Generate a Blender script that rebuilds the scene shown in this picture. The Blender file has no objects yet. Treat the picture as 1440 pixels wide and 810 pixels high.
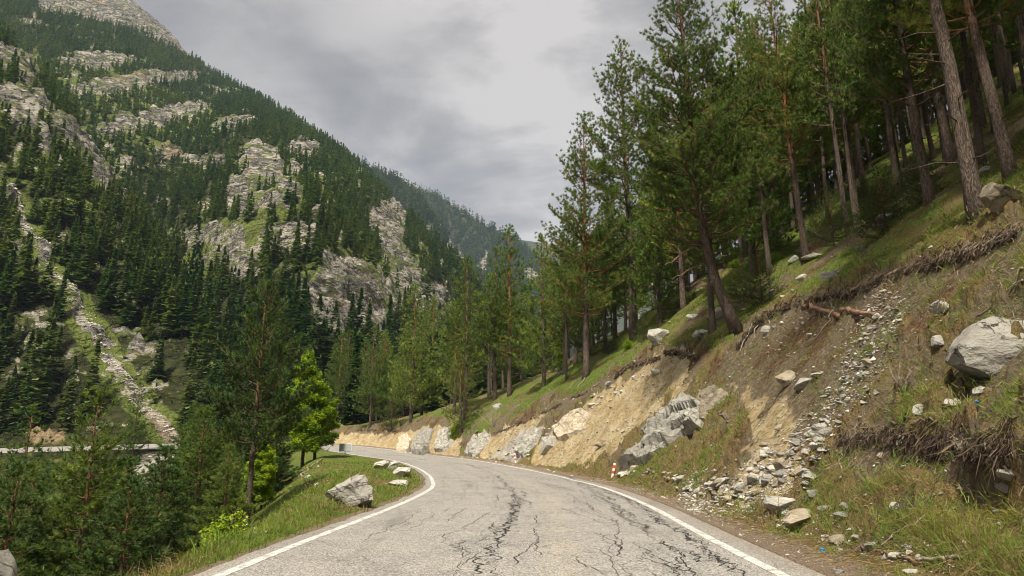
import bpy, math
import numpy as np
from mathutils import Vector, Matrix, Euler

rad = math.radians
scene = bpy.context.scene

# ------------------------------------------------------------------ camera, world, sun, exposure
CAM_H = 1.5
PITCH = rad(13.3)
cam_data = bpy.data.cameras.new("camera")
cam_data.lens = 24.0
cam_data.sensor_width = 36.0
cam_data.clip_start = 0.05
cam_data.clip_end = 20000
cam = bpy.data.objects.new("camera", cam_data)
cam.location = (0, 0, CAM_H)
cam.rotation_euler = (math.pi / 2 + PITCH, 0, 0)
scene.collection.objects.link(cam)
scene.camera = cam

SUN_ELEV, SUN_AZ = rad(56), rad(194)          # azimuth measured clockwise from +Y (the view direction)
sun_dir = Vector((math.sin(SUN_AZ) * math.cos(SUN_ELEV), math.cos(SUN_AZ) * math.cos(SUN_ELEV), math.sin(SUN_ELEV)))
sd = bpy.data.lights.new("sun", "SUN")
sd.energy = 5.0
sd.angle = rad(5.0)
sd.color = (1.0, 0.93, 0.80)
sun = bpy.data.objects.new("sun", sd)
sun.rotation_euler = (-sun_dir).to_track_quat('-Z', 'Y').to_euler()
sun.location = (0, 0, 60)
scene.collection.objects.link(sun)

world = bpy.data.worlds.new("World")
scene.world = world
world.use_nodes = True
scene.view_settings.view_transform = 'Standard'
scene.view_settings.look = 'None'
scene.view_settings.exposure = 0.76
scene.view_settings.gamma = 1.0
scene.view_settings.use_curve_mapping = False
scene.render.engine = 'CYCLES'
scene.cycles.use_denoising = True
scene.cycles.denoiser = 'OPENIMAGEDENOISE'
scene.cycles.denoising_prefilter = 'ACCURATE'
scene.cycles.max_bounces = 6
scene.cycles.diffuse_bounces = 3
scene.cycles.transmission_bounces = 3
scene.cycles.volume_bounces = 0
scene.cycles.use_adaptive_sampling = True
scene.cycles.adaptive_threshold = 0.02
scene.render.use_persistent_data = False
scene.cycles.pixel_filter_type = 'BLACKMAN_HARRIS'
scene.cycles.filter_width = 1.05


class NT:
    """tiny node-tree writer"""
    def __init__(self, tree):
        self.t = tree
        tree.nodes.clear()

    def n(self, typ, ins=None, **props):
        nd = self.t.nodes.new(typ)
        for k, v in props.items():
            setattr(nd, k, v)
        if ins:
            for k, v in ins.items():
                s = nd.inputs[k]
                if isinstance(v, bpy.types.NodeSocket):
                    self.t.links.new(v, s)
                else:
                    s.default_value = v
        return nd

    def math(self, op, a, b=None, c=None, clamp=False):
        ins = {0: a}
        if b is not None: ins[1] = b
        if c is not None: ins[2] = c
        return self.n('ShaderNodeMath', ins, operation=op, use_clamp=clamp).outputs[0]

    def vmath(self, op, a, b=None):
        ins = {0: a}
        if b is not None: ins[1] = b
        nd = self.n('ShaderNodeVectorMath', ins, operation=op)
        return nd.outputs['Value'] if op in ('DOT_PRODUCT', 'LENGTH') else nd.outputs[0]

    def mix(self, f, a, b):
        nd = self.t.nodes.new('ShaderNodeMix')
        nd.data_type = 'RGBA'
        for s, v in ((nd.inputs[0], f), (nd.inputs[6], a), (nd.inputs[7], b)):
            if isinstance(v, bpy.types.NodeSocket):
                self.t.links.new(v, s)
            elif s.type == 'RGBA' and len(v) == 3:
                s.default_value = (*v, 1)
            else:
                s.default_value = v
        return nd.outputs[2]

    def ramp(self, f, stops, interp='LINEAR'):
        nd = self.n('ShaderNodeValToRGB', {0: f})
        nd.color_ramp.interpolation = interp
        el = nd.color_ramp.elements
        while len(el) < len(stops): el.new(0.5)
        for e, (p, c) in zip(el, stops):
            e.position = p
            e.color = (c, c, c, 1) if isinstance(c, (int, float)) else (*c, 1)
        return nd.outputs[0]

    def noise(self, vec, scale, detail=4, rough=0.55, dist=0.0, lac=2.0):
        ins = {'Scale': scale, 'Detail': detail, 'Roughness': rough, 'Distortion': dist, 'Lacunarity': lac}
        if vec is not None: ins['Vector'] = vec
        return self.n('ShaderNodeTexNoise', ins).outputs['Fac']

    def smooth(self, v, lo, hi):
        return self.n('ShaderNodeMapRange', {0: v, 1: lo, 2: hi, 3: 0.0, 4: 1.0}, interpolation_type='SMOOTHSTEP').outputs[0]


def build_sky():
    t = NT(world.node_tree)
    tc = t.n('ShaderNodeTexCoord')
    d = tc.outputs['Generated']
    sep = t.n('ShaderNodeSeparateXYZ', {0: d})
    zz = t.math('ADD', t.math('MAXIMUM', sep.outputs[2], 0.0), 0.30)
    cx = t.math('DIVIDE', sep.outputs[0], zz)
    cy = t.math('DIVIDE', sep.outputs[1], zz)
    p = t.n('ShaderNodeCombineXYZ', {0: cx, 1: cy, 2: 3.7}).outputs[0]
    big = t.noise(p, 1.5, 4, 0.55, 0.6)
    fine = t.noise(p, 3.2, 8, 0.55, 0.7)
    wisps = t.noise(t.n('ShaderNodeMapping', {'Vector': p, 'Rotation': (0, 0, 0.6), 'Scale': (1.0, 2.2, 1)}).outputs[0], 2.0, 7, 0.6, 0.4)
    v = t.math('ADD', t.math('MULTIPLY', big, 0.45), t.math('ADD', t.math('MULTIPLY', fine, 0.25), t.math('MULTIPLY', wisps, 0.30)))
    v = t.smooth(v, 0.40, 0.61)

    # thinner, brighter places in the cloud deck
    def spot(px, py, width, gain):
        dirn = px_dir(px, py)
        n = math.sqrt(sum(c * c for c in dirn))
        dirn = tuple(c / n for c in dirn)
        dt = t.vmath('DOT_PRODUCT', d, dirn)
        return t.math('MULTIPLY', t.smooth(dt, math.cos(width), 1.0), gain)
    v = t.math('ADD', v, spot(700, 50, 0.26, 0.30))
    v = t.math('ADD', v, spot(740, 330, 0.34, 0.42))
    v = t.math('ADD', v, spot(480, 300, 0.25, 0.15))
    v = t.math('SUBTRACT', v, spot(420, 40, 0.40, 0.25))
    v = t.math('SUBTRACT', v, spot(620, 190, 0.20, 0.28))
    v = t.math('ADD', v, 0.0, clamp=True)
    cloud = t.ramp(v, [(0.0, (0.250, 0.250, 0.262)), (0.45, (0.37, 0.365, 0.37)), (0.75, (0.50, 0.49, 0.49)), (1.0, (0.66, 0.65, 0.645))])
    # the deck is thin and bright around the sun, behind the camera
    sdv = t.vmath('DOT_PRODUCT', d, tuple(sun_dir))
    glow = t.math('ADD', 1.0, t.math('MULTIPLY', t.smooth(sdv, 0.15, 1.0), 1.2))
    cloud = t.vmath('MULTIPLY', cloud, t.n('ShaderNodeCombineXYZ', {0: glow, 1: glow, 2: glow}).outputs[0])
    cloud = t.vmath('MULTIPLY', cloud, (6.3, 5.95, 5.70))
    sky = t.n('ShaderNodeTexSky', sky_type='NISHITA', sun_disc=False, sun_elevation=SUN_ELEV, sun_rotation=SUN_AZ,
              altitude=1200, dust_density=1.0)
    col = t.mix(0.96, sky.outputs[0], cloud)
    bg = t.n('ShaderNodeBackground', {'Color': col, 'Strength': 0.10})
    t.n('ShaderNodeOutputWorld', {'Surface': bg.outputs[0]})


# ------------------------------------------------------------------ picture <-> world helpers (used while laying out the place)
CP, SP = math.cos(PITCH), math.sin(PITCH)


def px_dir(px, py):
    u, v = (px - 720) / 960.0, (405 - py) / 960.0
    return (u, CP - v * SP, SP + v * CP)


def px_ab(px, py):
    d = px_dir(px, py)
    return d[0] / d[1], d[2] / d[1]


def project(x, y, z):
    zz = z - CAM_H
    dep = y * CP + zz * SP
    dep = np.where(dep > 0.05, dep, 0.05)
    return 720 + 960 * x / dep, 405 - 960 * (-y * SP + zz * CP) / dep


build_sky()
R = np.random.default_rng(7)

# ------------------------------------------------------------------ noise
def _hash(ix, iy, seed):
    h = (ix.astype(np.int64) * 374761393 + iy.astype(np.int64) * 668265263 + seed * 974711) & 0xFFFFFFFF
    h = ((h ^ (h >> 13)) * 1274126177) & 0xFFFFFFFF
    h = ((h ^ (h >> 16)) * 2246822519) & 0xFFFFFFFF
    return ((h ^ (h >> 15)) & 0xFFFFFF) / float(0xFFFFFF)


def vnoise(x, y, seed=0):
    x = np.asarray(x, float); y = np.asarray(y, float)
    ix, iy = np.floor(x), np.floor(y)
    fx, fy = x - ix, y - iy
    fx = fx * fx * (3 - 2 * fx); fy = fy * fy * (3 - 2 * fy)
    a, b = _hash(ix, iy, seed), _hash(ix + 1, iy, seed)
    c, d = _hash(ix, iy + 1, seed), _hash(ix + 1, iy + 1, seed)
    return (a + (b - a) * fx) * (1 - fy) + (c + (d - c) * fx) * fy


def fbm(x, y, octs=4, seed=0, gain=0.5):
    s, amp, tot = 0.0, 1.0, 0.0
    for k in range(octs):
        s = s + amp * vnoise(x * 2 ** k + 17.3 * k, y * 2 ** k - 9.1 * k, seed + k)
        tot += amp; amp *= gain
    return s / tot - 0.5


def sstep(x, lo, hi):
    t = np.clip((x - lo) / (hi - lo), 0, 1)
    return t * t * (3 - 2 * t)


def in_poly(px, py, poly):
    inside = np.zeros(px.shape, bool)
    n = len(poly)
    for i in range(n):
        x0, y0 = poly[i]; x1, y1 = poly[(i + 1) % n]
        if y0 == y1: continue
        c = ((y0 > py) != (y1 > py)) & (px < (x1 - x0) * (py - y0) / (y1 - y0) + x0)
        inside ^= c
    return inside


def poly_dist(px, py, line):
    d = np.full(np.shape(px), 1e9)
    for (x0, y0), (x1, y1) in zip(line[:-1], line[1:]):
        dx, dy = x1 - x0, y1 - y0
        t = np.clip(((px - x0) * dx + (py - y0) * dy) / (dx * dx + dy * dy), 0, 1)
        d = np.minimum(d, np.hypot(px - x0 - t * dx, py - y0 - t * dy))
    return d


def soft_poly(px, py, poly, soft):
    """1 inside, falling to 0 over `soft` units outside"""
    ins = in_poly(px, py, poly)
    d = poly_dist(px, py, list(poly) + [poly[0]])
    sd_ = np.where(ins, -d, d)
    return 1 - sstep(sd_, -soft, soft)


# ------------------------------------------------------------------ the road's course
_cl = np.array([(-0.6, -40), (-0.5, -20), (-0.3, 0), (-0.2, 6), (-0.03, 12), (0.30, 20), (0.25, 28), (-0.35, 34), (-1.45, 41), (-3.4, 50),
                (-6.5, 60), (-12.0, 73), (-20.0, 90), (-28, 103), (-40, 113.5), (-58, 119), (-88, 119), (-130, 112), (-180, 100), (-260, 80)], float)


def catmull(P, step):
    out = []
    for i in range(len(P) - 1):
        p0 = P[max(i - 1, 0)]; p1 = P[i]; p2 = P[i + 1]; p3 = P[min(i + 2, len(P) - 1)]
        n = max(2, int(np.linalg.norm(p2 - p1) / step))
        t = np.linspace(0, 1, n, endpoint=False)[:, None]
        out.append(0.5 * ((2 * p1) + (-p0 + p2) * t + (2 * p0 - 5 * p1 + 4 * p2 - p3) * t ** 2 + (-p0 + 3 * p1 - 3 * p2 + p3) * t ** 3))
    out.append(P[-1:])
    return np.vstack(out)


CL = catmull(_cl, 1.0)
_seg = np.linalg.norm(np.diff(CL, axis=0), axis=1)
CS = np.concatenate([[0], np.cumsum(_seg)])
CS -= np.interp(0, CL[:, 1][:60], CS[:60])      # s = 0 beside the camera
S_OF = CS


def road_z(s):
    return np.interp(s, [-60, 0, 28, 34, 41, 51, 62, 76, 94, 110, 130, 150, 180, 230, 300],
                     [0, 0, 0.0, .03, .12, .30, .60, .90, 1.45, 1.95, 2.1, 1.95, 1.1, 0.6, 0])


def road_bank(s):   # rise per metre towards the outside of the bend
    return np.interp(s, [0, 60, 80, 110, 130, 250], [0, 0, .02, .05, .12, .12])


def polyinfo(x, y, P, S):
    """nearest station and signed offset (+ = right / outside) of many points"""
    n = len(x)
    s = np.empty(n); o = np.empty(n)
    A = P[:-1]; Dv = np.diff(P, axis=0); L2 = (Dv ** 2).sum(1); L = np.sqrt(L2)
    for i in range(0, n, 40000):
        xx = x[i:i + 40000].astype(np.float32)[:, None]; yy = y[i:i + 40000].astype(np.float32)[:, None]
        d = (xx - P[:, 0].astype(np.float32)) ** 2 + (yy - P[:, 1].astype(np.float32)) ** 2
        j = np.argmin(d, axis=1)
        best = None
        for jj in (np.clip(j - 1, 0, len(A) - 1), np.clip(j, 0, len(A) - 1)):
            rx = x[i:i + 40000] - A[jj, 0]; ry = y[i:i + 40000] - A[jj, 1]
            t = np.clip((rx * Dv[jj, 0] + ry * Dv[jj, 1]) / L2[jj], 0, 1)
            ex = rx - t * Dv[jj, 0]; ey = ry - t * Dv[jj, 1]
            dist = np.hypot(ex, ey)
            sgn = np.where(Dv[jj, 0] * ry - Dv[jj, 1] * rx < 0, 1.0, -1.0)
            ss = S[jj] + t * L[jj]
            if best is None:
                best = (dist, sgn, ss)
            else:
                m = dist < best[0]
                best = tuple(np.where(m, q, b) for q, b in zip((dist, sgn, ss), best))
        s[i:i + 40000] = best[2]; o[i:i + 40000] = best[0] * best[1]
    return s, o


def road_pt(s, o):
    """world xy of a station and offset"""
    x = np.interp(s, CS, CL[:, 0]); y = np.interp(s, CS, CL[:, 1])
    x2 = np.interp(s + 0.5, CS, CL[:, 0]); y2 = np.interp(s + 0.5, CS, CL[:, 1])
    x1 = np.interp(s - 0.5, CS, CL[:, 0]); y1 = np.interp(s - 0.5, CS, CL[:, 1])
    tx, ty = x2 - x1, y2 - y1
    l = np.hypot(tx, ty); l = np.where(l == 0, 1, l)
    return x + o * ty / l, y - o * tx / l


EDGE_R, EDGE_L = 3.95, 3.75          # asphalt half widths
SH = 0.95                            # right shoulder

# the top edge of the cutting, read off the photograph and turned into station/height of a 50 degree face
LIP_PX = [(1440, 288), (1370, 315), (1300, 345), (1210, 388), (1130, 410), (1070, 440), (1035, 478), (985, 492), (955, 488), (915, 492),
          (870, 515), (835, 542), (790, 560), (745, 578), (705, 598), (670, 612)]
_ls, _lh = [], []
for (px, py) in LIP_PX:
    a, b = px_ab(px, py)
    D = np.linspace(6, 110, 2600)
    s, o = polyinfo(a * D, D, CL, CS)
    e = o - EDGE_R - SH
    f = (CAM_H + b * D - road_z(s)) - np.maximum(e, 0.01) * math.tan(rad(49))
    k = np.argmax(f < 0)
    _ls.append(s[k]); _lh.append(CAM_H + b * D[k] - road_z(s[k]))
_o = np.argsort(_ls)
LIP_S = np.concatenate([[-30], np.array(_ls)[_o], [90, 100, 112, 130, 160, 260]])
LIP_H = np.concatenate([[np.array(_lh)[_o][0]], np.array(_lh)[_o], [4.2, 3.6, 3.0, 2.2, 2.0, 2.0]])


def outer_profile(s, o, zr):
    e = o - EDGE_R
    H = np.interp(s, LIP_S, LIP_H)
    H = H * (1 + 0.10 * np.sin(s * 0.9) * 0.5)
    run = H / math.tan(rad(49))
    t = np.clip((e - SH) / run, 0, 1)
    k2 = np.interp(s, [0, 15, 45, 62, 80, 100, 115, 400], [.68, .72, .80, .76, .52, .22, .10, .10])
    up = np.maximum(e - SH - run, 0)
    z = zr + 0.02 + 0.10 * sstep(e, 0, SH) + H * (0.85 * t + 0.15 * t * t) + 170 * (1 - np.exp(-k2 * up / 170))
    return z, t, up


VERGE_S = [-40, 0, 8, 13, 18, 25, 45, 60, 80, 100, 120, 400]
VERGE_W = [.8, .8, .95, 1.2, 1.9, 3.7, 6.2, 6.4, 4.3, 2.5, 1.2, 1.0]


def inner_profile(s, d, zr):
    ew = np.interp(s, VERGE_S, VERGE_W)
    q = d - ew
    fall = np.where(q > -1.2, np.where(q < 1.2, (q + 1.2) ** 2 / 4.8, q), 0)
    k = np.interp(s, [0, 30, 60, 110, 400], [.95, .85, .75, .7, .62])
    return zr - 0.03 + 0.12 * sstep(d, 0.1, 1.0) - 24 * (1 - np.exp(-k * fall / 24)) + 0.02 * 0


# main mountain and spur, as ridge lines seen in the photograph set at their real distances
def ridge_table(pts):
    A, Bv, Dv = [], [], []
    for px, py, D in pts:
        a, b = px_ab(px, py)
        A.append(a); Bv.append(b); Dv.append(D)
    o = np.argsort(A)
    return np.array(A)[o], np.array(Bv)[o], np.array(Dv)[o]


MAIN = ridge_table([(-700, -420, 1300), (-200, -190, 1250), (60, -60, 1150), (180, -4, 1050), (240, 46, 980), (262, 76, 930), (300, 104, 880), (400, 158, 780),
                    (480, 216, 690), (515, 246, 640), (550, 280, 590), (600, 332, 530), (640, 374, 480), (690, 432, 430), (740, 480, 400),
                    (850, 520, 380), (1000, 560, 380)])
MAIN_F = ([-1.5, -.75, -.55, -.42, -.30, -.22, -.12, 0, .3], [260, 250, 230, 165, 132, 150, 190, 230, 260])
SPUR = ridge_table([(-700, -220, 480), (-100, -20, 440), (0, 62, 400), (60, 118, 370), (95, 160, 345), (130, 210, 315), (160, 262, 290), (192, 305, 262),
                    (240, 372, 225), (290, 440, 190), (340, 520, 160), (400, 600, 140), (480, 640, 135)])


def mountain(x, y):
    yy = np.maximum(y, 20.0)
    a = np.clip(x / yy, -1.45, 0.28)
    wob = 1 + 0.05 * fbm(a * 14, yy * 0.004, 3, 40)
    D = yy
    Fm = np.interp(a, *MAIN_F)
    b = np.interp(a, MAIN[0], MAIN[1]); Rm = np.interp(a, MAIN[0], MAIN[2])
    zr = CAM_H + b * Rm
    t = (D - Fm) / (Rm - Fm)
    tc = np.clip(t, 0, 1)
    g = tc + 0.05 * (1 - np.exp(-tc / 0.03)) * (1 - tc)
    z = 1.0 + (zr - 1.0) * g * np.where(tc < 1, 1 + (wob - 1) * 1.0 * (1 - tc), 1)
    z = np.where(t < 0, 1.0 + (D - Fm) * 0.45, z)
    z = np.where(t > 1, zr - (D - Rm) * 0.55, z)
    amp = np.clip((D - Fm) / 120, 0, 1) * np.clip((1.02 - t) * 6, 0.12, 1)
    rel = 26 * fbm(x / 85, y / 85, 4, 11) + 7 * fbm(x / 16, y / 16, 3, 21)
    z = z + amp * rel
    # spur with its own crest in front
    bs = np.interp(a, SPUR[0], SPUR[1]); Rs = np.interp(a, SPUR[0], SPUR[2])
    zs = CAM_H + bs * Rs
    Fs = 128.0
    ts = (D - Fs) / (Rs - Fs)
    tsc = np.clip(ts, 0, 1)
    gs = tsc + 0.12 * np.sin(tsc * math.pi)
    z2 = 2.0 + (zs - 2.0) * gs
    z2 = np.where(ts < 0, 2.0 + (D - Fs) * 0.45, z2)
    z2 = np.where(ts > 1, zs - (D - Rs) * 0.95, z2)
    amp2 = np.clip((D - Fs) / 60, 0, 1) * np.clip((1.05 - ts) * 5, 0.15, 1)
    z2 = z2 + amp2 * (12 * fbm(x / 45, y / 45, 4, 31) + 4 * fbm(x / 10, y / 10, 3, 33))
    z2 = np.where(a > px_ab(470, 630)[0], -60, z2)
    return np.maximum(z, z2)


_mA = CS < 112
SEG_A = (CL[_mA], CS[_mA])
SEG_B = (CL[CS > 110], CS[CS > 110])


def base_height(x, y):
    """terrain before fine relief; returns z, s, o, t (position on the cut face), up"""
    x = np.asarray(x, float).ravel(); y = np.asarray(y, float).ravel()
    r = np.hypot(x, y)
    z = np.full(x.shape, -30.0); s = np.full(x.shape, 200.0); o = np.full(x.shape, 99.0); t = np.ones(x.shape); up = np.full(x.shape, 99.0)
    m = r < 420
    if m.any():
        xs, ys = x[m], y[m]
        s_, o_ = polyinfo(xs, ys, CL, CS)
        zr = road_z(s_) + road_bank(s_) * np.clip(o_, -4.2, 4.2)
        zo, t_, up_ = outer_profile(s_, o_, zr)
        sa, oa = polyinfo(xs, ys, *SEG_A); sb, ob = polyinfo(xs, ys, *SEG_B)
        za = inner_profile(sa, np.abs(oa) - EDGE_L, road_z(sa) - road_bank(sa) * 4)
        zb = inner_profile(sb, np.abs(ob) - EDGE_L, road_z(sb) - road_bank(sb) * 4)
        zi = np.maximum(za, zb)
        under = zr - 0.10
        zz = np.where(o_ > EDGE_R, zo, np.where(o_ < -EDGE_L, zi, under))
        # beyond the bend the near hill dies out towards the valley
        mt = mountain(xs, ys)
        out = (o_ > EDGE_R + 3)
        zz = np.where(out, np.maximum(zz, mt), zz)
        z[m] = zz; s[m] = s_; o[m] = o_; t[m] = t_; up[m] = up_
    m2 = ~m
    if m2.any():
        z[m2] = np.maximum(mountain(x[m2], y[m2]), 8 + 0.02 * (r[m2] - 420) + np.clip(x[m2] * 0.12, -10, 70))
        o[m2] = 300
    return z, s, o, t, up


# ------------------------------------------------------------------ ground cover regions (photo traced, baked onto the ground)
SAND1 = [(938, 482), (972, 492), (965, 535), (905, 590), (860, 628), (812, 656), (742, 650), (762, 612), (800, 582), (838, 548), (880, 520)]
SCAR2 = [(1045, 452), (1120, 418), (1165, 428), (1265, 430), (1250, 480), (1205, 540), (1140, 610), (1090, 690), (1010, 708), (975, 692),
         (1030, 655), (1050, 612), (1058, 585), (1030, 540), (1003, 520), (1030, 490)]
SCAR2B = [(1125, 412), (1300, 352), (1445, 296), (1445, 350), (1340, 405), (1265, 445), (1160, 435)]
PALE2 = [(1030, 525), (1075, 535), (1120, 560), (1130, 610), (1090, 690), (1010, 708), (975, 692), (1035, 655), (1052, 612), (1058, 585)]
SAND3 = [(655, 640), (676, 612), (712, 596), (748, 582), (778, 568), (752, 600), (722, 622), (700, 645)]
SAND4 = [(462, 622), (482, 606), (520, 606), (560, 604), (612, 596), (652, 600), (645, 642), (560, 640), (500, 628)]
ROCKY5 = [(690, 640), (735, 600), (765, 598), (745, 632), (725, 650)]
FARCUT = [(42, 610), (90, 604), (92, 622), (42, 624)]
HOLLOW = [(1180, 600), (1250, 592), (1320, 598), (1445, 602), (1445, 655), (1380, 655), (1280, 655), (1240, 668), (1190, 680)]
SCREE_W = 1
SCREE = [(1250, 425), (1222, 490), (1195, 560), (1150, 610), (1105, 660), (1040, 690), (985, 690)]

ROCKS_FAR = [(35, 148, 46, 24, 22), (105, 200, 50, 15, 42), (150, 262, 62, 13, 48), (40, 190, 34, 9, 30), (135, 88, 46, 13, 0), (175, 120, 68, 13, -12),
             (215, 168, 78, 14, -14), (368, 238, 34, 30, 40), (425, 213, 34, 16, 20), (340, 283, 26, 20, 40), (283, 336, 50, 12, -8),
             (330, 372, 46, 30, 20), (405, 342, 42, 24, -15), (490, 425, 66, 52, 25), (545, 335, 20, 48, -18), (575, 398, 22, 40, -20),
             (610, 425, 26, 26, 0), (330, 175, 30, 10, -10), (255, 110, 40, 8, -10), (390, 290, 20, 12, 0), (450, 300, 22, 10, -20), (560, 300, 14, 22, 0),
             (20, 95, 40, 16, 30), (300, 230, 20, 8, 0), (240, 215, 22, 9, 10), (405, 268, 22, 14, 30)]
GRASS_FAR = [(95, 235, 75, 60, 40), (290, 362, 50, 30, 0), (40, 130, 60, 60, 30), (330, 345, 90, 40, 0), (480, 380, 70, 30, 10), (150, 130, 90, 50, 0),
             (560, 370, 40, 60, 0), (380, 260, 60, 50, 20), (240, 185, 80, 25, -12), (460, 250, 40, 30, 0)]
CHUTE = [(-30, 215), (0, 262), (40, 330), (78, 392), (112, 440), (148, 500), (170, 535), (205, 575), (245, 622)]
CHUTE2 = [(262, 400), (290, 435), (322, 480)]
CHUTE3 = [(238, 640), (215, 655), (196, 682)]


def ellipses(px, py, lst, noise):
    m = np.zeros(px.shape)
    for cx, cy, rx, ry, ang in lst:
        c, s_ = math.cos(rad(ang)), math.sin(rad(ang))
        dx, dy = px - cx, py - cy
        u = (dx * c + dy * s_) / rx; v = (-dx * s_ + dy * c) / ry
        m = np.maximum(m, 1.25 - np.hypot(u, v))
    return sstep(m + noise, 0.0, 0.5)


def covers(x, y, z, s, o, t, up):
    """dirt, sand, rock, grass amounts"""
    px, py = project(x, y, z)
    n1 = fbm(x * 0.9, y * 0.9, 4, 51); n2 = fbm(x * 3.1, y * 3.1, 3, 55)
    near = (np.hypot(x, y) < 128) & (y > 2)
    wx = px + 55 * n1 * np.clip(20 / np.maximum(y, 8), 0.2, 1.3) + 16 * n2
    wy = py + 40 * fbm(x * 0.8 + 7, y * 0.8, 4, 59) * np.clip(20 / np.maximum(y, 8), 0.2, 1.3)
    dirt = np.zeros(x.shape); sand = np.zeros(x.shape); rock = np.zeros(x.shape)
    rs = near & (o > EDGE_R + 0.5)
    k = np.where(rs)[0]
    X, Y = wx[k], wy[k]
    d = np.maximum(soft_poly(X, Y, SCAR2, 5), soft_poly(X, Y, SCAR2B, 5))
    d = np.maximum(d, 0.9 * soft_poly(X, Y, HOLLOW, 10))
    sn = np.maximum.reduce([soft_poly(X, Y, SAND1, 4), soft_poly(X, Y, PALE2, 14) * .8, soft_poly(X, Y, SAND3, 3), soft_poly(px[k], wy[k], SAND4, 3)])
    rk = soft_poly(X, Y, ROCKY5, 3)
    dirt[k] = d; sand[k] = sn; rock[k] = rk
    # loose litter between the tussocks of the cut face
    face = (o > EDGE_R + 0.5) & (up < 0.4) & near
    lit = sstep(fbm(x * 1.3, y * 1.3, 5, 61, .6) + 0.20 * sstep(t, .05, .5), 0.06, 0.17) * face
    dirt = np.maximum(dirt, 0.85 * lit)
    fl_ = (up > .4) & (o > EDGE_R + .5) & near
    dirt = np.maximum(dirt, .8 * sstep(fbm(x / 3.0, y / 3.0, 5, 63, .6), .02, .16) * fl_)
    # far mountain
    far = (np.hypot(x, y) > 118) | (x < -42)
    k = np.where(far)[0]
    PX, PY = px[k], py[k]; XX, YY = x[k], y[k]
    nf = 0.95 * fbm(XX / 14, YY / 14, 5, 71, .6) + 1.1 * fbm(PX / 22, PY / 8, 4, 73, .6)
    rf = ellipses(PX, PY, ROCKS_FAR, nf)
    tl = np.interp(PX, [-400, 0, 40, 60, 90, 150, 200, 262, 280], [-200, -60, 0, 22, 22, 36, 48, 84, 92])
    rf = np.maximum(rf, .78 * sstep(tl - PY + 14 * nf, -4, 10) + .3 * nf * (tl > PY))
    ch = poly_dist(PX + 10 * fbm(PX / 30, PY / 30, 2, 79), PY, CHUTE)
    chw = np.interp(PY, [200, 400, 620], [5, 10, 15])
    c1 = 1 - sstep(ch + 8 * nf, chw * .35, chw * .9)
    c2 = 1 - sstep(poly_dist(PX, PY, CHUTE2) + 3 * nf, 1.5, 4)
    rf = np.maximum.reduce([rf, c1, c2])
    inn = o[k] < 0
    c3 = (1 - sstep(poly_dist(PX, PY, CHUTE3) + 14 * nf, 12, 26)) * inn
    rf = np.maximum(rf * (~inn), c3)
    gf = np.maximum(ellipses(PX, PY, GRASS_FAR, nf), (1 - sstep(np.abs(ch) + 10 * nf, 14, 32)) * (PX > -50))
    rock[k] = rf
    grassf = np.zeros(x.shape); grassf[k] = gf
    fc = soft_poly(px, py, FARCUT, 2) * (np.hypot(x, y) > 100)
    sand = np.maximum(sand, fc)
    sand = sand - .55 * sstep(fbm(x * 1.1 + 3, y * 1.1, 5, 67, .62), .04, .2) * near
    return np.clip(dirt, 0, 1), np.clip(sand, 0, 1), np.clip(rock, 0, 1), np.clip(grassf, 0, 1)


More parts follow.
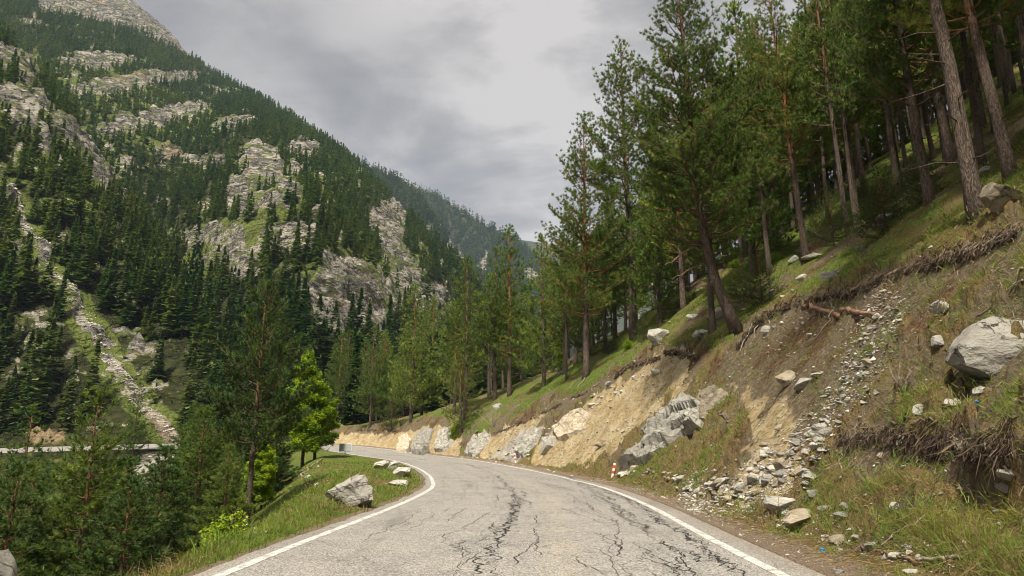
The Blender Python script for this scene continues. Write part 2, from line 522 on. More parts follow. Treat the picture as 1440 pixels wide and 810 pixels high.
def terrain(x, y, want_masks=False):
    x = np.asarray(x, float).ravel(); y = np.asarray(y, float).ravel()
    z, s, o, t, up = base_height(x, y)
    dirt, sand, rock, grassf = covers(x, y, z, s, o, t, up)
    r = np.hypot(x, y)
    eo = np.where(o > 0, o - EDGE_R, -o - EDGE_L)
    off = sstep(eo, 0.15, 1.6)
    nearw = 1 - sstep(r, 90, 200)
    # general unevenness, tussocks, clods
    z = z + off * nearw * (0.60 * fbm(x / 2.6, y / 2.6, 3, 81) + 0.12 * fbm(x * 1.7, y * 1.7, 3, 83))
    z = z + np.where(r < 45, off * 0.07 * fbm(x * 6.5, y * 6.5, 2, 85), 0)
    z = z + np.where(up > .5, 1, 0) * nearw * (0.8 * fbm(x / 5.0, y / 5.0, 4, 86) + .35 * np.abs(fbm(x / 1.1, y / 1.1, 3, 88)))
    z = z + sstep(eo, 0, .25) * nearw * 0.02 * fbm(x * 9, y * 9, 2, 87)
    # scars bite into the slope
    bite = np.maximum(dirt * np.where(up > -1, 1, 1), sand) * (o > 0) * off
    z = z - 0.34 * np.where(up < 1.0, sstep(bite, .25, .8), 0) * nearw
    gul = (s * 1.0 + o * .55)
    z = z + nearw * off * np.where(up < 1, np.maximum(sand, .6 * dirt), 0) * (.55 * np.abs(fbm(gul * 1.2, o * .35, 4, 91, .6)) * 2 - .16 + .10 * (vnoise(o * 2.2 + fbm(x, y, 2, 93) * 2, s * .5, 94) - .5) + .07 * fbm(x * 5, y * 5, 3, 96))
    # mid-slope turf step on the near bank
    px, py = project(x, y, z)
    k = (r < 16) & (o > EDGE_R + 1) & (s > 4) & (s < 13)
    if k.any():
        e = o[k] - EDGE_R
        c = 2.15 + 0.35 * fbm(s[k] * .8, s[k] * 0, 3, 95) + 0.12 * np.sin(s[k] * 2.2)
        w = sstep(s[k], 4.5, 6) * (1 - sstep(s[k], 9.2, 10.6))
        z[k] += w * (0.42 * sstep(e, c - 0.03, c + 0.10) * (1 - sstep(e, c + .4, c + 1.8)) - 0.50 * sstep(e, c - .9, c - .15) * (1 - sstep(e, c - 0.03, c + 0.10)))
    # rock relief
    q = np.where(r > 118, 1, 0)
    kk = np.where((q > 0) & (rock > 0.02))[0]
    if len(kk):
        hst = 9.0 + 5 * vnoise(x[kk] / 90, y[kk] / 90, 99)
        zz = z[kk] + 5.0 * fbm(x[kk] / 30, y[kk] / 30, 3, 101)
        fq = zz / hst
        fl = np.floor(fq); fr = fq - fl
        stair = hst * (fl + sstep(fr, .15, .55)) - 5.0 * fbm(x[kk] / 30, y[kk] / 30, 3, 101)
        z[kk] = z[kk] + rock[kk] * (1.0 * (stair - z[kk]) + 6.0 * fbm(x[kk] / 7, y[kk] / 7, 4, 103) + 1.6 * fbm(x[kk] / 2.0, y[kk] / 1.6, 2, 105)) * np.clip((r[kk] - 118) / 100, .12, 1)
    kn = np.where((r <= 118) & (rock > 0.02))[0]
    if len(kn):
        z[kn] += rock[kn] * (0.5 * np.abs(fbm(x[kn] / .8, y[kn] / .8, 3, 107)) * 2)
    if want_masks:
        return z, s, o, t, up, dirt, sand, rock, grassf
    return z


def ground_z(x, y):
    return terrain(np.atleast_1d(x), np.atleast_1d(y))


_Dm = np.exp(np.linspace(math.log(4.5), math.log(420), 900))


def hit(px, py, far=False):
    """where the sight line through a photo point meets the ground or road"""
    a, b = px_ab(px, py)
    X, Y = a * _Dm, _Dm
    zt = terrain(X, Y)
    s, o = polyinfo(X, Y, CL, CS)
    on = (o < EDGE_R) & (o > -EDGE_L)
    zt = np.where(on, road_z(s) + road_bank(s) * o, zt)
    zray = CAM_H + b * _Dm
    below = zray < zt
    if not below.any():
        return None
    i = max(1, int(np.argmax(below)))
    f0 = zray[i - 1] - zt[i - 1]; f1 = zray[i] - zt[i]
    f = f0 / (f0 - f1) if f0 != f1 else 0
    D = _Dm[i - 1] + f * (_Dm[i] - _Dm[i - 1])
    return a * D, D, CAM_H + b * D


# ------------------------------------------------------------------ mesh helpers
def tri_mesh(name, V, T, mat, attrs=None, smooth=False, mat_idx=None):
    V = np.ascontiguousarray(V, np.float32); T = np.ascontiguousarray(T, np.int32)
    me = bpy.data.meshes.new(name)
    me.vertices.add(len(V)); me.vertices.foreach_set('co', V.ravel())
    n = T.shape[1]
    me.loops.add(T.size); me.loops.foreach_set('vertex_index', T.ravel())
    me.polygons.add(len(T))
    me.polygons.foreach_set('loop_start', np.arange(0, T.size, n, dtype=np.int32))
    me.polygons.foreach_set('use_smooth', np.full(len(T), smooth, bool))
    for m in (mat if isinstance(mat, (list, tuple)) else [mat]):
        me.materials.append(m)
    if mat_idx is not None:
        me.polygons.foreach_set('material_index', np.asarray(mat_idx, np.int32))
    me.update(calc_edges=True)
    for k, v in (attrs or {}).items():
        v = np.ascontiguousarray(v, np.float32)
        if v.ndim == 1:
            at = me.attributes.new(k, 'FLOAT', 'POINT'); at.data.foreach_set('value', v)
        else:
            if v.shape[1] == 3: v = np.hstack([v, np.ones((len(v), 1), np.float32)])
            at = me.attributes.new(k, 'FLOAT_COLOR', 'POINT'); at.data.foreach_set('color', v.ravel())
    return me


def link(name, me, parent=None, **props):
    o = bpy.data.objects.new(name, me)
    scene.collection.objects.link(o)
    if parent is not None: o.parent = parent
    for k, v in props.items(): o[k] = v
    return o


def thing(name, label, cat, loc=(0, 0, 0), rot=(0, 0, 0), scale=1.0, group=None, me=None):
    o = bpy.data.objects.new(name, me)
    scene.collection.objects.link(o)
    o.location = loc; o.rotation_euler = rot
    o.scale = (scale,) * 3 if isinstance(scale, (int, float)) else scale
    o['label'] = label; o['category'] = cat
    if group: o['group'] = group
    return o


def tube(P, rr, n=6, closed_tip=True):
    P = np.asarray(P, float); rr = np.asarray(rr, float)
    m = len(P)
    T = np.gradient(P, axis=0)
    T /= np.maximum(np.linalg.norm(T, axis=1, keepdims=True), 1e-9)
    ref = np.array([0, 0, 1.0]) if abs(T[:, 2]).mean() < 0.8 else np.array([1.0, 0, 0])
    U = np.cross(T, ref); U /= np.maximum(np.linalg.norm(U, axis=1, keepdims=True), 1e-9)
    W = np.cross(T, U)
    ang = np.arange(n) * 2 * math.pi / n
    V = (P[:, None, :] + rr[:, None, None] * (np.cos(ang)[None, :, None] * U[:, None, :] + np.sin(ang)[None, :, None] * W[:, None, :])).reshape(-1, 3)
    i = np.arange(m - 1)[:, None] * n; j = np.arange(n)[None, :]; k = (j + 1) % n
    a, b, c, d = (i + j).ravel(), (i + k).ravel(), (i + n + k).ravel(), (i + n + j).ravel()
    F = np.vstack([np.stack([a, b, c], 1), np.stack([a, c, d], 1)])
    # end caps
    V = np.vstack([V, P[:1], P[-1:]])
    j = np.arange(n); k = (j + 1) % n
    F = np.vstack([F, np.stack([k, j, np.full(n, m * n)], 1), np.stack([(m - 1) * n + j, (m - 1) * n + k, np.full(n, m * n + 1)], 1)])
    return V, F


class Acc:
    def __init__(self): self.V = []; self.F = []; self.A = []; self.n = 0
    def add(self, V, F, a=None):
        self.V.append(V); self.F.append(np.asarray(F) + self.n); self.n += len(V)
        self.A.append(np.zeros(len(V)) if a is None else np.broadcast_to(a, (len(V),)))
    def get(self): return np.vstack(self.V), np.vstack(self.F), np.concatenate(self.A)


# ------------------------------------------------------------------ materials
def new_mat(name):
    m = bpy.data.materials.new(name); m.use_nodes = True
    return m, NT(m.node_tree)


def finish(t, col, rough=0.85, bump=None, bstr=0.3, bdist=0.02, spec=0.3, sheen=None):
    ins = {'Base Color': col, 'Roughness': rough, 'Specular IOR Level': spec}
    if bump is not None:
        ins['Normal'] = t.n('ShaderNodeBump', {'Height': bump, 'Strength': bstr, 'Distance': bdist}).outputs[0]
    p = t.n('ShaderNodeBsdfPrincipled', ins)
    t.n('ShaderNodeOutputMaterial', {'Surface': p.outputs[0]})


def attr(t, name, out='Fac'):
    return t.n('ShaderNodeAttribute', attribute_name=name).outputs[out]


def mat_ground():
    m, t = new_mat('ground_cover')
    P = t.n('ShaderNodeNewGeometry').outputs['Position']
    cov = t.n('ShaderNodeSeparateColor', {0: attr(t, 'cover', 'Color')})
    dirt, sand, rock = cov.outputs[0], cov.outputs[1], cov.outputs[2]
    cov2 = t.n('ShaderNodeSeparateColor', {0: attr(t, 'cover2', 'Color')})
    shoulder, dry = cov2.outputs[0], cov2.outputs[1]
    n1 = t.noise(P, 1.1, 6, .6); n2 = t.noise(P, 7, 5, .65); n3 = t.noise(P, 38, 4, .65); n4 = t.noise(P, 0.35, 3, .5)
    green = t.mix(t.smooth(n2, .35, .65), (0.055, 0.080, 0.014), (0.135, 0.175, 0.034))
    straw = t.mix(t.smooth(n3, .35, .65), (0.10, 0.068, 0.030), (0.22, 0.16, 0.070))
    grass = t.mix(t.smooth(t.math('ADD', n1, t.math('MULTIPLY', t.math('SUBTRACT', dry, .5), .5)), .42, .68), green, straw)
    brown = t.mix(t.smooth(n2, .3, .7), (0.040, 0.022, 0.011), (0.150, 0.092, 0.046))
    brown = t.mix(t.smooth(n3, .55, .78), brown, (0.25, 0.20, 0.14))
    greyd = t.mix(t.smooth(n2, .3, .7), (0.090, 0.068, 0.042), (0.190, 0.150, 0.095))
    brown = t.mix(t.smooth(n4, .36, .50), brown, greyd)
    sandc = t.mix(t.smooth(n1, .35, .65), (0.37, 0.27, 0.125), (0.48, 0.405, 0.255))
    sandc = t.mix(t.smooth(n2, .45, .75), sandc, (0.20, 0.135, 0.075))
    lamn = t.noise(t.n('ShaderNodeMapping', {'Vector': P, 'Rotation': (.6, .5, .3), 'Scale': (1, 1, 4)}).outputs[0], 1.9, 6, .7)
    sandc = t.mix(t.math('MULTIPLY', t.smooth(lamn, .52, .64), .75), sandc, (0.17, 0.115, 0.065))
    sandc = t.mix(t.math('MULTIPLY', t.smooth(n3, .56, .68), .6), sandc, (0.13, 0.09, 0.05))
    vor = t.n('ShaderNodeTexVoronoi', {'Vector': P, 'Scale': 22.0, 'Randomness': 1.0})
    peb = t.smooth(vor.outputs['Distance'], 0.33, 0.22)
    pebc = t.mix(t.n('ShaderNodeSeparateColor', {0: vor.outputs['Color']}).outputs[0], (0.20, 0.18, 0.155), (0.46, 0.43, 0.38))
    pebm = t.math('MULTIPLY', peb, t.smooth(t.noise(P, 2.3, 4, .6), .50, .62))
    rockc = t.mix(t.smooth(n1, .3, .7), (0.24, 0.22, 0.19), (0.42, 0.38, 0.32))
    col = t.mix(t.smooth(t.math('ADD', dirt, t.math('MULTIPLY', t.math('SUBTRACT', n3, .5), .6)), .35, .6), grass, brown)
    col = t.mix(t.smooth(t.math('ADD', sand, t.math('MULTIPLY', t.math('SUBTRACT', n2, .5), .6)), .3, .6), col, sandc)
    col = t.mix(t.math('MULTIPLY', pebm, t.math('MAXIMUM', dirt, sand)), col, pebc)
    col = t.mix(rock, col, rockc)
    shc = t.mix(t.smooth(n3, .35, .65), (0.14, 0.095, 0.055), (0.28, 0.215, 0.15))
    shc = t.mix(t.math('MULTIPLY', peb, 0.5), shc, (0.32, 0.29, 0.25))
    col = t.mix(t.smooth(t.math('ADD', shoulder, t.math('MULTIPLY', t.math('SUBTRACT', n2, .5), .9)), .4, .62), col, shc)
    h = t.math('ADD', t.math('MULTIPLY', n2, .9), t.math('ADD', t.math('MULTIPLY', n3, .5), t.math('MULTIPLY', pebm, .4)))
    finish(t, col, .95, h, 1.0, .12, .1)
    return m


def mat_mountain(name='mountain_cover', tint=1.0):
    m, t = new_mat(name)
    geo = t.n('ShaderNodeNewGeometry'); P = geo.outputs['Position']
    cov = t.n('ShaderNodeSeparateColor', {0: attr(t, 'cover', 'Color')})
    rock, grassf = cov.outputs[2], cov.outputs[1]
    stretch = t.n('ShaderNodeMapping', {'Vector': P, 'Rotation': (0.9, 0.45, 0), 'Scale': (1, 1, 2.0)}).outputs[0]
    n1 = t.noise(stretch, .055, 7, .62); n2 = t.noise(stretch, .35, 6, .66); n3 = t.noise(P, 1.2, 5, .65); nb = t.noise(P, .02, 3, .5)
    rc = t.mix(t.smooth(n1, .36, .60), (0.22, 0.205, 0.18), (0.47, 0.42, 0.345))
    rc = t.mix(t.smooth(n2, .52, .68), rc, (0.60, 0.55, 0.46))
    rc = t.mix(t.smooth(n2, .48, .40), rc, (0.060, 0.056, 0.050))
    jw = t.vmath('ADD', stretch, t.vmath('MULTIPLY', t.n('ShaderNodeTexNoise', {'Vector': P, 'Scale': .12, 'Detail': 6.0, 'Roughness': .65}).outputs['Color'], (26, 26, 26)))
    jv = t.n('ShaderNodeTexVoronoi', {'Vector': jw, 'Scale': .050}, feature='DISTANCE_TO_EDGE').outputs[0]
    rc = t.mix(t.math('MULTIPLY', t.smooth(jv, .07, .01), .65), rc, (0.055, 0.050, 0.045))
    jv2 = t.n('ShaderNodeTexVoronoi', {'Vector': jw, 'Scale': .17}, feature='DISTANCE_TO_EDGE').outputs[0]
    rc = t.mix(t.math('MULTIPLY', t.smooth(jv2, .09, .01), .5), rc, (0.09, 0.085, 0.075))
    rc = t.mix(t.smooth(nb, .55, .65), rc, t.mix(.5, rc, (0.44, 0.31, 0.19)))
    ledge = t.smooth(t.noise(t.n('ShaderNodeMapping', {'Vector': P, 'Scale': (.5, .5, 2.0)}).outputs[0], .16, 5, .65), .51, .57)
    gr = t.mix(t.smooth(n3, .3, .7), (0.090, 0.125, 0.026), (0.210, 0.240, 0.060))
    dk = t.mix(t.smooth(n2, .3, .7), (0.028, 0.036, 0.014), (0.085, 0.088, 0.032))
    base = t.mix(t.smooth(t.math('ADD', grassf, t.math('MULTIPLY', t.math('SUBTRACT', n2, .5), .8)), .25, .6), dk, gr)
    rm = t.smooth(t.math('ADD', rock, t.math('MULTIPLY', t.math('SUBTRACT', n2, .5), 2.2)), .42, .60)
    rm = t.math('MULTIPLY', rm, t.math('SUBTRACT', 1.0, t.math('MULTIPLY', ledge, .9)))
    stones = t.smooth(t.noise(P, .5, 5, .7), .62, .70)
    base = t.mix(t.math('MULTIPLY', stones, .7), base, (0.33, 0.30, 0.25))
    col = t.mix(rm, base, rc)
    sh = t.mix(t.smooth(n3, .4, .6), (0.30, 0.20, 0.10), (0.42, 0.32, 0.20))
    col = t.mix(cov.outputs[0], col, sh)
    h = t.math('ADD', n1, t.math('ADD', t.math('MULTIPLY', n2, .9), t.math('ADD', t.math('MULTIPLY', n3, .2), t.math('MULTIPLY', t.smooth(jv, 0, .12), .5))))
    finish(t, col, .95, h, 1.0, 5.0, .1)
    return m


def mat_asphalt():
    m, t = new_mat('worn_asphalt')
    P = t.n('ShaderNodeNewGeometry').outputs['Position']
    uv = t.n('ShaderNodeSeparateXYZ', {0: t.n('ShaderNodeCombineXYZ', {0: attr(t, 'off'), 1: attr(t, 'sta'), 2: 0.0}).outputs[0]})
    off, sta = uv.outputs[0], uv.outputs[1]
    UV = t.n('ShaderNodeCombineXYZ', {0: off, 1: t.math('MULTIPLY', sta, .12), 2: 0.0}).outputs[0]
    fine = t.noise(P, 95, 3, .7); mid = t.noise(P, 24, 5, .7); big = t.noise(P, .7, 5, .6); streak = t.noise(UV, 1.3, 6, .6)
    vor = t.n('ShaderNodeTexVoronoi', {'Vector': P, 'Scale': 62.0})
    cell = t.n('ShaderNodeSeparateColor', {0: vor.outputs['Color']}).outputs[0]
    c = t.mix(t.smooth(streak, .3, .7), (0.172, 0.160, 0.145), (0.240, 0.222, 0.200))
    c = t.mix(t.smooth(big, .35, .68), c, (0.275, 0.250, 0.215))
    tr = t.math('MULTIPLY', t.smooth(t.math('ABSOLUTE', t.math('SUBTRACT', t.math('ABSOLUTE', t.math('SUBTRACT', off, 0.2)), 1.55)), .75, .1), .35)
    c = t.mix(t.math('MULTIPLY', t.smooth(t.math('ABSOLUTE', t.math('SUBTRACT', off, .85)), .55, .0), t.smooth(big, .35, .6)), c, (0.300, 0.262, 0.205))
    c = t.mix(tr, c, (0.27, 0.25, 0.225))
    c = t.mix(t.smooth(cell, .62, .95), c, (0.42, 0.40, 0.36))
    c = t.mix(t.smooth(cell, .34, .05), c, (0.075, 0.072, 0.068))
    c = t.mix(t.math('MULTIPLY', t.smooth(mid, .56, .70), .7), c, (0.085, 0.08, 0.075))
    # hair cracks
    w = t.n('ShaderNodeTexVoronoi', {'Vector': t.vmath('ADD', P, t.vmath('MULTIPLY', t.n('ShaderNodeTexNoise', {'Vector': P, 'Scale': 4.0, 'Detail': 5.0}).outputs['Color'], (.35, .35, .35))),
                                     'Scale': 1.9}, feature='DISTANCE_TO_EDGE')
    hair = t.math('MULTIPLY', t.smooth(w.outputs[0], .018, .004), t.smooth(t.noise(P, .55, 3, .5), .46, .56))
    c = t.mix(t.math('MULTIPLY', hair, .7), c, (0.04, 0.038, 0.035))
    stain = t.smooth(t.noise(UV, .9, 6, .65, .5), .54, .66)
    c = t.mix(t.math('MULTIPLY', stain, .45), c, (0.11, 0.10, 0.09))
    edge = t.smooth(t.math('ABSOLUTE', off), 3.5, 3.9)
    c = t.mix(t.math('MULTIPLY', edge, t.smooth(mid, .4, .6)), c, (0.20, 0.165, 0.125))
    h = t.math('ADD', t.math('MULTIPLY', vor.outputs['Distance'], .6), t.math('SUBTRACT', t.math('MULTIPLY', fine, .4), hair))
    finish(t, c, .82, h, .7, .008, .3)
    return m


def mat_line():
    m, t = new_mat('worn_road_paint')
    P = t.n('ShaderNodeNewGeometry').outputs['Position']
    n = t.noise(P, 45, 5, .7); b = t.noise(P, 5, 4, .6)
    w = t.smooth(t.math('ADD', t.math('MULTIPLY', n, .55), t.math('MULTIPLY', b, .45)), .475, .565)
    c = t.mix(w, t.mix(b, (0.46, 0.44, 0.39), (0.72, 0.70, 0.65)), (0.22, 0.20, 0.18))
    finish(t, c, .6, n, .3, .004, .4)
    return m


def mat_plain(name, c1, c2, scale=8, rough=.85, bstr=.4, bdist=.02, spec=.25, objrand=0.0, detail=5):
    m, t = new_mat(name)
    P = t.n('ShaderNodeTexCoord').outputs['Object']
    n = t.noise(P, scale, detail, .65)
    c = t.mix(t.smooth(n, .3, .7), c1, c2)
    if objrand:
        r = t.n('ShaderNodeObjectInfo').outputs['Random']
        f = t.math('ADD', 1 - objrand, t.math('MULTIPLY', r, 2 * objrand))
        c = t.vmath('MULTIPLY', c, t.n('ShaderNodeCombineXYZ', {0: f, 1: f, 2: f}).outputs[0])
    finish(t, c, rough, n, bstr, bdist, spec)
    return m


def mat_rock(name, ca, cb, dark, lichen, sc=1.0):
    m, t = new_mat(name)
    P = t.n('ShaderNodeNewGeometry').outputs['Position']
    oi = t.n('ShaderNodeObjectInfo').outputs['Random']
    n1 = t.noise(P, 1.7 * sc, 7, .66); n2 = t.noise(P, 8 * sc, 7, .74); n3 = t.noise(P, 34 * sc, 5, .75)
    lam = t.n('ShaderNodeMapping', {'Vector': P, 'Rotation': (.55, .35, .2), 'Scale': (1, 1, 2.6)}).outputs[0]
    st = t.noise(lam, 2.6 * sc, 7, .68)
    wv = t.vmath('ADD', lam, t.vmath('MULTIPLY', t.n('ShaderNodeTexNoise', {'Vector': P, 'Scale': 3.0 * sc, 'Detail': 6.0, 'Roughness': .7}).outputs['Color'], (.9, .9, .9)))
    cr = t.n('ShaderNodeTexVoronoi', {'Vector': wv, 'Scale': 1.3 * sc}, feature='DISTANCE_TO_EDGE').outputs[0]
    crack = t.math('MULTIPLY', t.smooth(cr, .035, .004), t.smooth(n1, .40, .55))
    c = t.mix(t.smooth(n1, .34, .64), ca, cb)
    c = t.mix(t.math('MULTIPLY', t.smooth(st, .54, .68), .40), c, dark)
    c = t.mix(t.math('MULTIPLY', t.smooth(n3, .56, .68), .65), c, dark)
    c = t.mix(t.math('MULTIPLY', t.smooth(n2, .55, .66), .7), c, lichen)
    c = t.mix(t.math('MULTIPLY', t.smooth(n2, .42, .32), .6), c, (0.16, 0.12, 0.08))
    c = t.mix(t.math('MULTIPLY', crack, .9), c, (0.03, 0.027, 0.023))
    f = t.math('ADD', .80, t.math('MULTIPLY', oi, .38))
    c = t.vmath('MULTIPLY', c, t.n('ShaderNodeCombineXYZ', {0: f, 1: f, 2: f}).outputs[0])
    h = t.math('ADD', t.math('MULTIPLY', n2, .9), t.math('ADD', t.math('MULTIPLY', n3, .35), t.math('MULTIPLY', st, .7)))
    h = t.math('SUBTRACT', h, t.math('MULTIPLY', crack, .8))
    finish(t, c, .9, h, 1.0, .12 / sc, .12)
    return m


def mat_foliage(name, c1, c2, c3, trans=.3, randobj=.25, rough=.6, attr_tint=False):
    m, t = new_mat(name)
    g = t.n('ShaderNodeNewGeometry')
    P = t.n('ShaderNodeTexCoord').outputs['Object']
    isl = g.outputs['Random Per Island']
    n = t.noise(P, .9, 3, .5)
    c = t.mix(isl, c1, c2)
    c = t.mix(t.smooth(n, .45, .7), c, c3)
    r = attr(t, 'tint') if attr_tint else t.n('ShaderNodeObjectInfo').outputs['Random']
    f = t.math('ADD', 1 - randobj, t.math('MULTIPLY', r, 2 * randobj))
    f2 = t.math('ADD', 1 - randobj * .6, t.math('MULTIPLY', r, 1.2 * randobj))
    c = t.vmath('MULTIPLY', c, t.n('ShaderNodeCombineXYZ', {0: f, 1: f2, 2: f2}).outputs[0])
    d = t.n('ShaderNodeBsdfPrincipled', {'Base Color': c, 'Roughness': rough, 'Specular IOR Level': .25})
    tr = t.n('ShaderNodeBsdfTranslucent', {'Color': t.vmath('MULTIPLY', c, (1.25, 1.3, .7))})
    mx = t.n('ShaderNodeMixShader', {0: trans, 1: d.outputs[0], 2: tr.outputs[0]})
    t.n('ShaderNodeOutputMaterial', {'Surface': mx.outputs[0]})
    return m


def mat_bark(name, low1, low2, up1, up2, split=.42):
    m, t = new_mat(name)
    P = t.n('ShaderNodeTexCoord').outputs['Object']
    h = attr(t, 'h')
    mp = t.n('ShaderNodeMapping', {'Vector': P, 'Scale': (1, 1, .22)}).outputs[0]
    warp = t.vmath('ADD', mp, t.vmath('MULTIPLY', t.n('ShaderNodeTexNoise', {'Vector': mp, 'Scale': 9.0, 'Detail': 4.0}).outputs['Color'], (.22, .22, .22)))
    v = t.n('ShaderNodeTexVoronoi', {'Vector': warp, 'Scale': 21.0}, feature='DISTANCE_TO_EDGE').outputs[0]
    n = t.noise(mp, 30, 5, .7); nb = t.noise(P, 2.0, 4, .6)
    plate = t.smooth(v, .02, .14)
    lo = t.mix(t.smooth(n, .3, .7), low1, low2)
    hi = t.mix(t.smooth(n, .3, .7), up1, up2)
    f = t.smooth(t.math('ADD', h, t.math('MULTIPLY', t.math('SUBTRACT', nb, .5), .35)), split - .1, split + .12)
    c = t.mix(f, lo, hi)
    fur = t.math('MULTIPLY', t.math('SUBTRACT', 1.0, plate), t.math('SUBTRACT', 1.0, t.math('MULTIPLY', f, .6)))
    c = t.mix(t.math('MULTIPLY', fur, .65), c, (0.022, 0.016, 0.012))
    hh = t.math('ADD', plate, t.math('MULTIPLY', n, .4))
    finish(t, c, .9, hh, .8, .04, .12)
    return m


M = {}
M['ground'] = mat_ground()
M['mountain'] = mat_mountain()
M['asphalt'] = mat_asphalt()
M['line'] = mat_line()
M['crack'] = mat_plain('dark_crack', (0.018, 0.017, 0.016), (0.045, 0.042, 0.038), 30)
M['bark'] = mat_bark('pine_bark', (0.080, 0.058, 0.044), (0.19, 0.145, 0.115), (0.15, 0.085, 0.048), (0.30, 0.165, 0.085), .5)
M['bark_orange'] = mat_bark('orange_pine_bark', (0.085, 0.060, 0.046), (0.20, 0.15, 0.12), (0.26, 0.11, 0.045), (0.42, 0.21, 0.10), .36)
M['dead'] = mat_plain('dead_wood', (0.16, 0.12, 0.09), (0.36, 0.30, 0.24), 14, objrand=.2)
M['log'] = mat_plain('reddish_dead_wood', (0.10, 0.050, 0.030), (0.33, 0.20, 0.13), 9)
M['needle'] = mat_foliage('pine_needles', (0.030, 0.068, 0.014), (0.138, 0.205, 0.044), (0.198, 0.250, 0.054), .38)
M['needle_light'] = mat_foliage('pine_needles_sunlit_tone', (0.050, 0.100, 0.018), (0.165, 0.235, 0.048), (0.235, 0.285, 0.060), .38)  # paler green needles, the sunlit tone partly put into the colour
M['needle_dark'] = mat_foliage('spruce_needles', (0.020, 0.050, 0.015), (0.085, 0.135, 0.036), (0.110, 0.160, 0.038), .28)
M['needle_grey'] = mat_foliage('dead_needles', (0.10, 0.085, 0.065), (0.19, 0.16, 0.12), (0.16, 0.13, 0.09), .1)
M['leaf'] = mat_foliage('young_leaves', (0.09, 0.18, 0.012), (0.29, 0.39, 0.026), (0.37, 0.44, 0.030), .40, .1)
M['forest'] = mat_foliage('far_needles', (0.022, 0.050, 0.020), (0.096, 0.146, 0.046), (0.135, 0.178, 0.054), .25, .55, attr_tint=True)
M['rock'] = mat_rock('pale_rock', (0.44, 0.41, 0.35), (0.62, 0.58, 0.51), (0.15, 0.14, 0.12), (0.52, 0.51, 0.36))
M['rock_grey'] = mat_rock('grey_rock', (0.27, 0.26, 0.225), (0.46, 0.43, 0.37), (0.085, 0.08, 0.068), (0.40, 0.38, 0.25))
M['rock_brown'] = mat_rock('brown_rock', (0.20, 0.165, 0.115), (0.40, 0.34, 0.25), (0.05, 0.042, 0.03), (0.26, 0.22, 0.13))
M['rock_tan'] = mat_rock('tan_rock', (0.42, 0.345, 0.24), (0.58, 0.50, 0.38), (0.15, 0.12, 0.085), (0.50, 0.43, 0.30))
M['grass'] = mat_foliage('grass_blades', (0.075, 0.130, 0.016), (0.190, 0.260, 0.036), (0.230, 0.250, 0.050), .38, 0)
M['straw'] = mat_foliage('straw', (0.11, 0.075, 0.030), (0.32, 0.24, 0.11), (0.19, 0.135, 0.060), .25, 0)
M['fringe_shade'] = mat_foliage('lip_shade_fringe', (0.012, 0.008, 0.005), (0.045, 0.030, 0.019), (0.035, 0.024, 0.015), .0, 0)  # near-black colour stands for the shade under turf lips and in the hollow
M['roots'] = mat_foliage('root_strands', (0.035, 0.022, 0.014), (0.14, 0.095, 0.06), (0.20, 0.15, 0.10), .05, 0)
M['white'] = mat_plain('white_enamel', (0.70, 0.69, 0.66), (0.80, 0.79, 0.77), 20, .5, .1)
M['red'] = mat_plain('red_enamel', (0.50, 0.04, 0.03), (0.62, 0.07, 0.05), 20, .5, .1)
M['metal'] = mat_plain('galvanised_metal', (0.30, 0.31, 0.32), (0.42, 0.43, 0.44), 20, .45, .1)
M['blue'] = mat_plain('blue_litter', (0.02, 0.16, 0.38), (0.04, 0.24, 0.50), 12, .4, .2)
M['petal'] = mat_plain('yellow_petals', (0.70, 0.48, 0.02), (0.80, 0.60, 0.05), 12, .5, .1)
M['petal_pale'] = mat_plain('pale_blue_petals', (0.40, 0.55, 0.68), (0.62, 0.70, 0.78), 12, .5, .1)

# ------------------------------------------------------------------ ground and mountain sheets
fine_ang = np.arange(-43, 43.001, 0.1)
coarse = np.concatenate([np.arange(-180, -43, 3.5), fine_ang, np.arange(44.5, 180, 3.5)])
ANG = np.radians(coarse)
R_near = np.concatenate([[0.05, .8, 1.5, 2.2], np.exp(np.arange(math.log(3.0), math.log(125), 0.0068))])
R_far = np.concatenate([[R_near[-1]], np.exp(np.arange(math.log(R_near[-1]) + 0.008, math.log(1330), 0.0058)), [1600, 2200, 2900, 3600]])


def polar_sheet(name, radii, mat, props):
    rr, aa = np.meshgrid(radii, ANG, indexing='ij')
    x = (rr * np.sin(aa)).ravel(); y = (rr * np.cos(aa)).ravel()
    z, s, o, t, up, dirt, sand, rock, gf = terrain(x, y, True)
    far = rr.ravel() > 1340
    z = np.where(far, np.minimum(z, 10), z)
    eo = np.where(o > 0, o - EDGE_R, -o - EDGE_L)
    shoulder = (1 - sstep(eo, .25, np.where(o > 0, .95, .45))) * (np.abs(o) < 20)
    dry = np.clip(.5 + fbm(x / 6, y / 6, 3, 131) + np.where((o > 0) & (up < .3), .22, -0.1), 0, 1)
    n, m = len(radii), len(ANG)
    i = np.arange(n - 1)[:, None] * m; j = np.arange(m)[None, :]; k = (j + 1) % m
    F = np.stack([(i + j).ravel(), (i + k).ravel(), (i + m + k).ravel(), (i + m + j).ravel()], 1)[:, ::-1]
    z1 = np.zeros_like(z)
    if 'mountain' in name:
        cov = np.stack([np.maximum(sand, 0), np.maximum(gf, 0), rock, z1], 1)
    else:
        cov = np.stack([dirt, sand, rock, gf], 1)
    me = tri_mesh(name, np.stack([x, y, z], 1), F, mat, {'cover': cov, 'cover2': np.stack([shoulder, dry, z1], 1)}, smooth=True)
    return link(name, me, **props)


polar_sheet('ground', R_near, M['ground'], {'kind': 'structure'})
polar_sheet('mountain_slope', R_far, M['mountain'], {'kind': 'structure'})


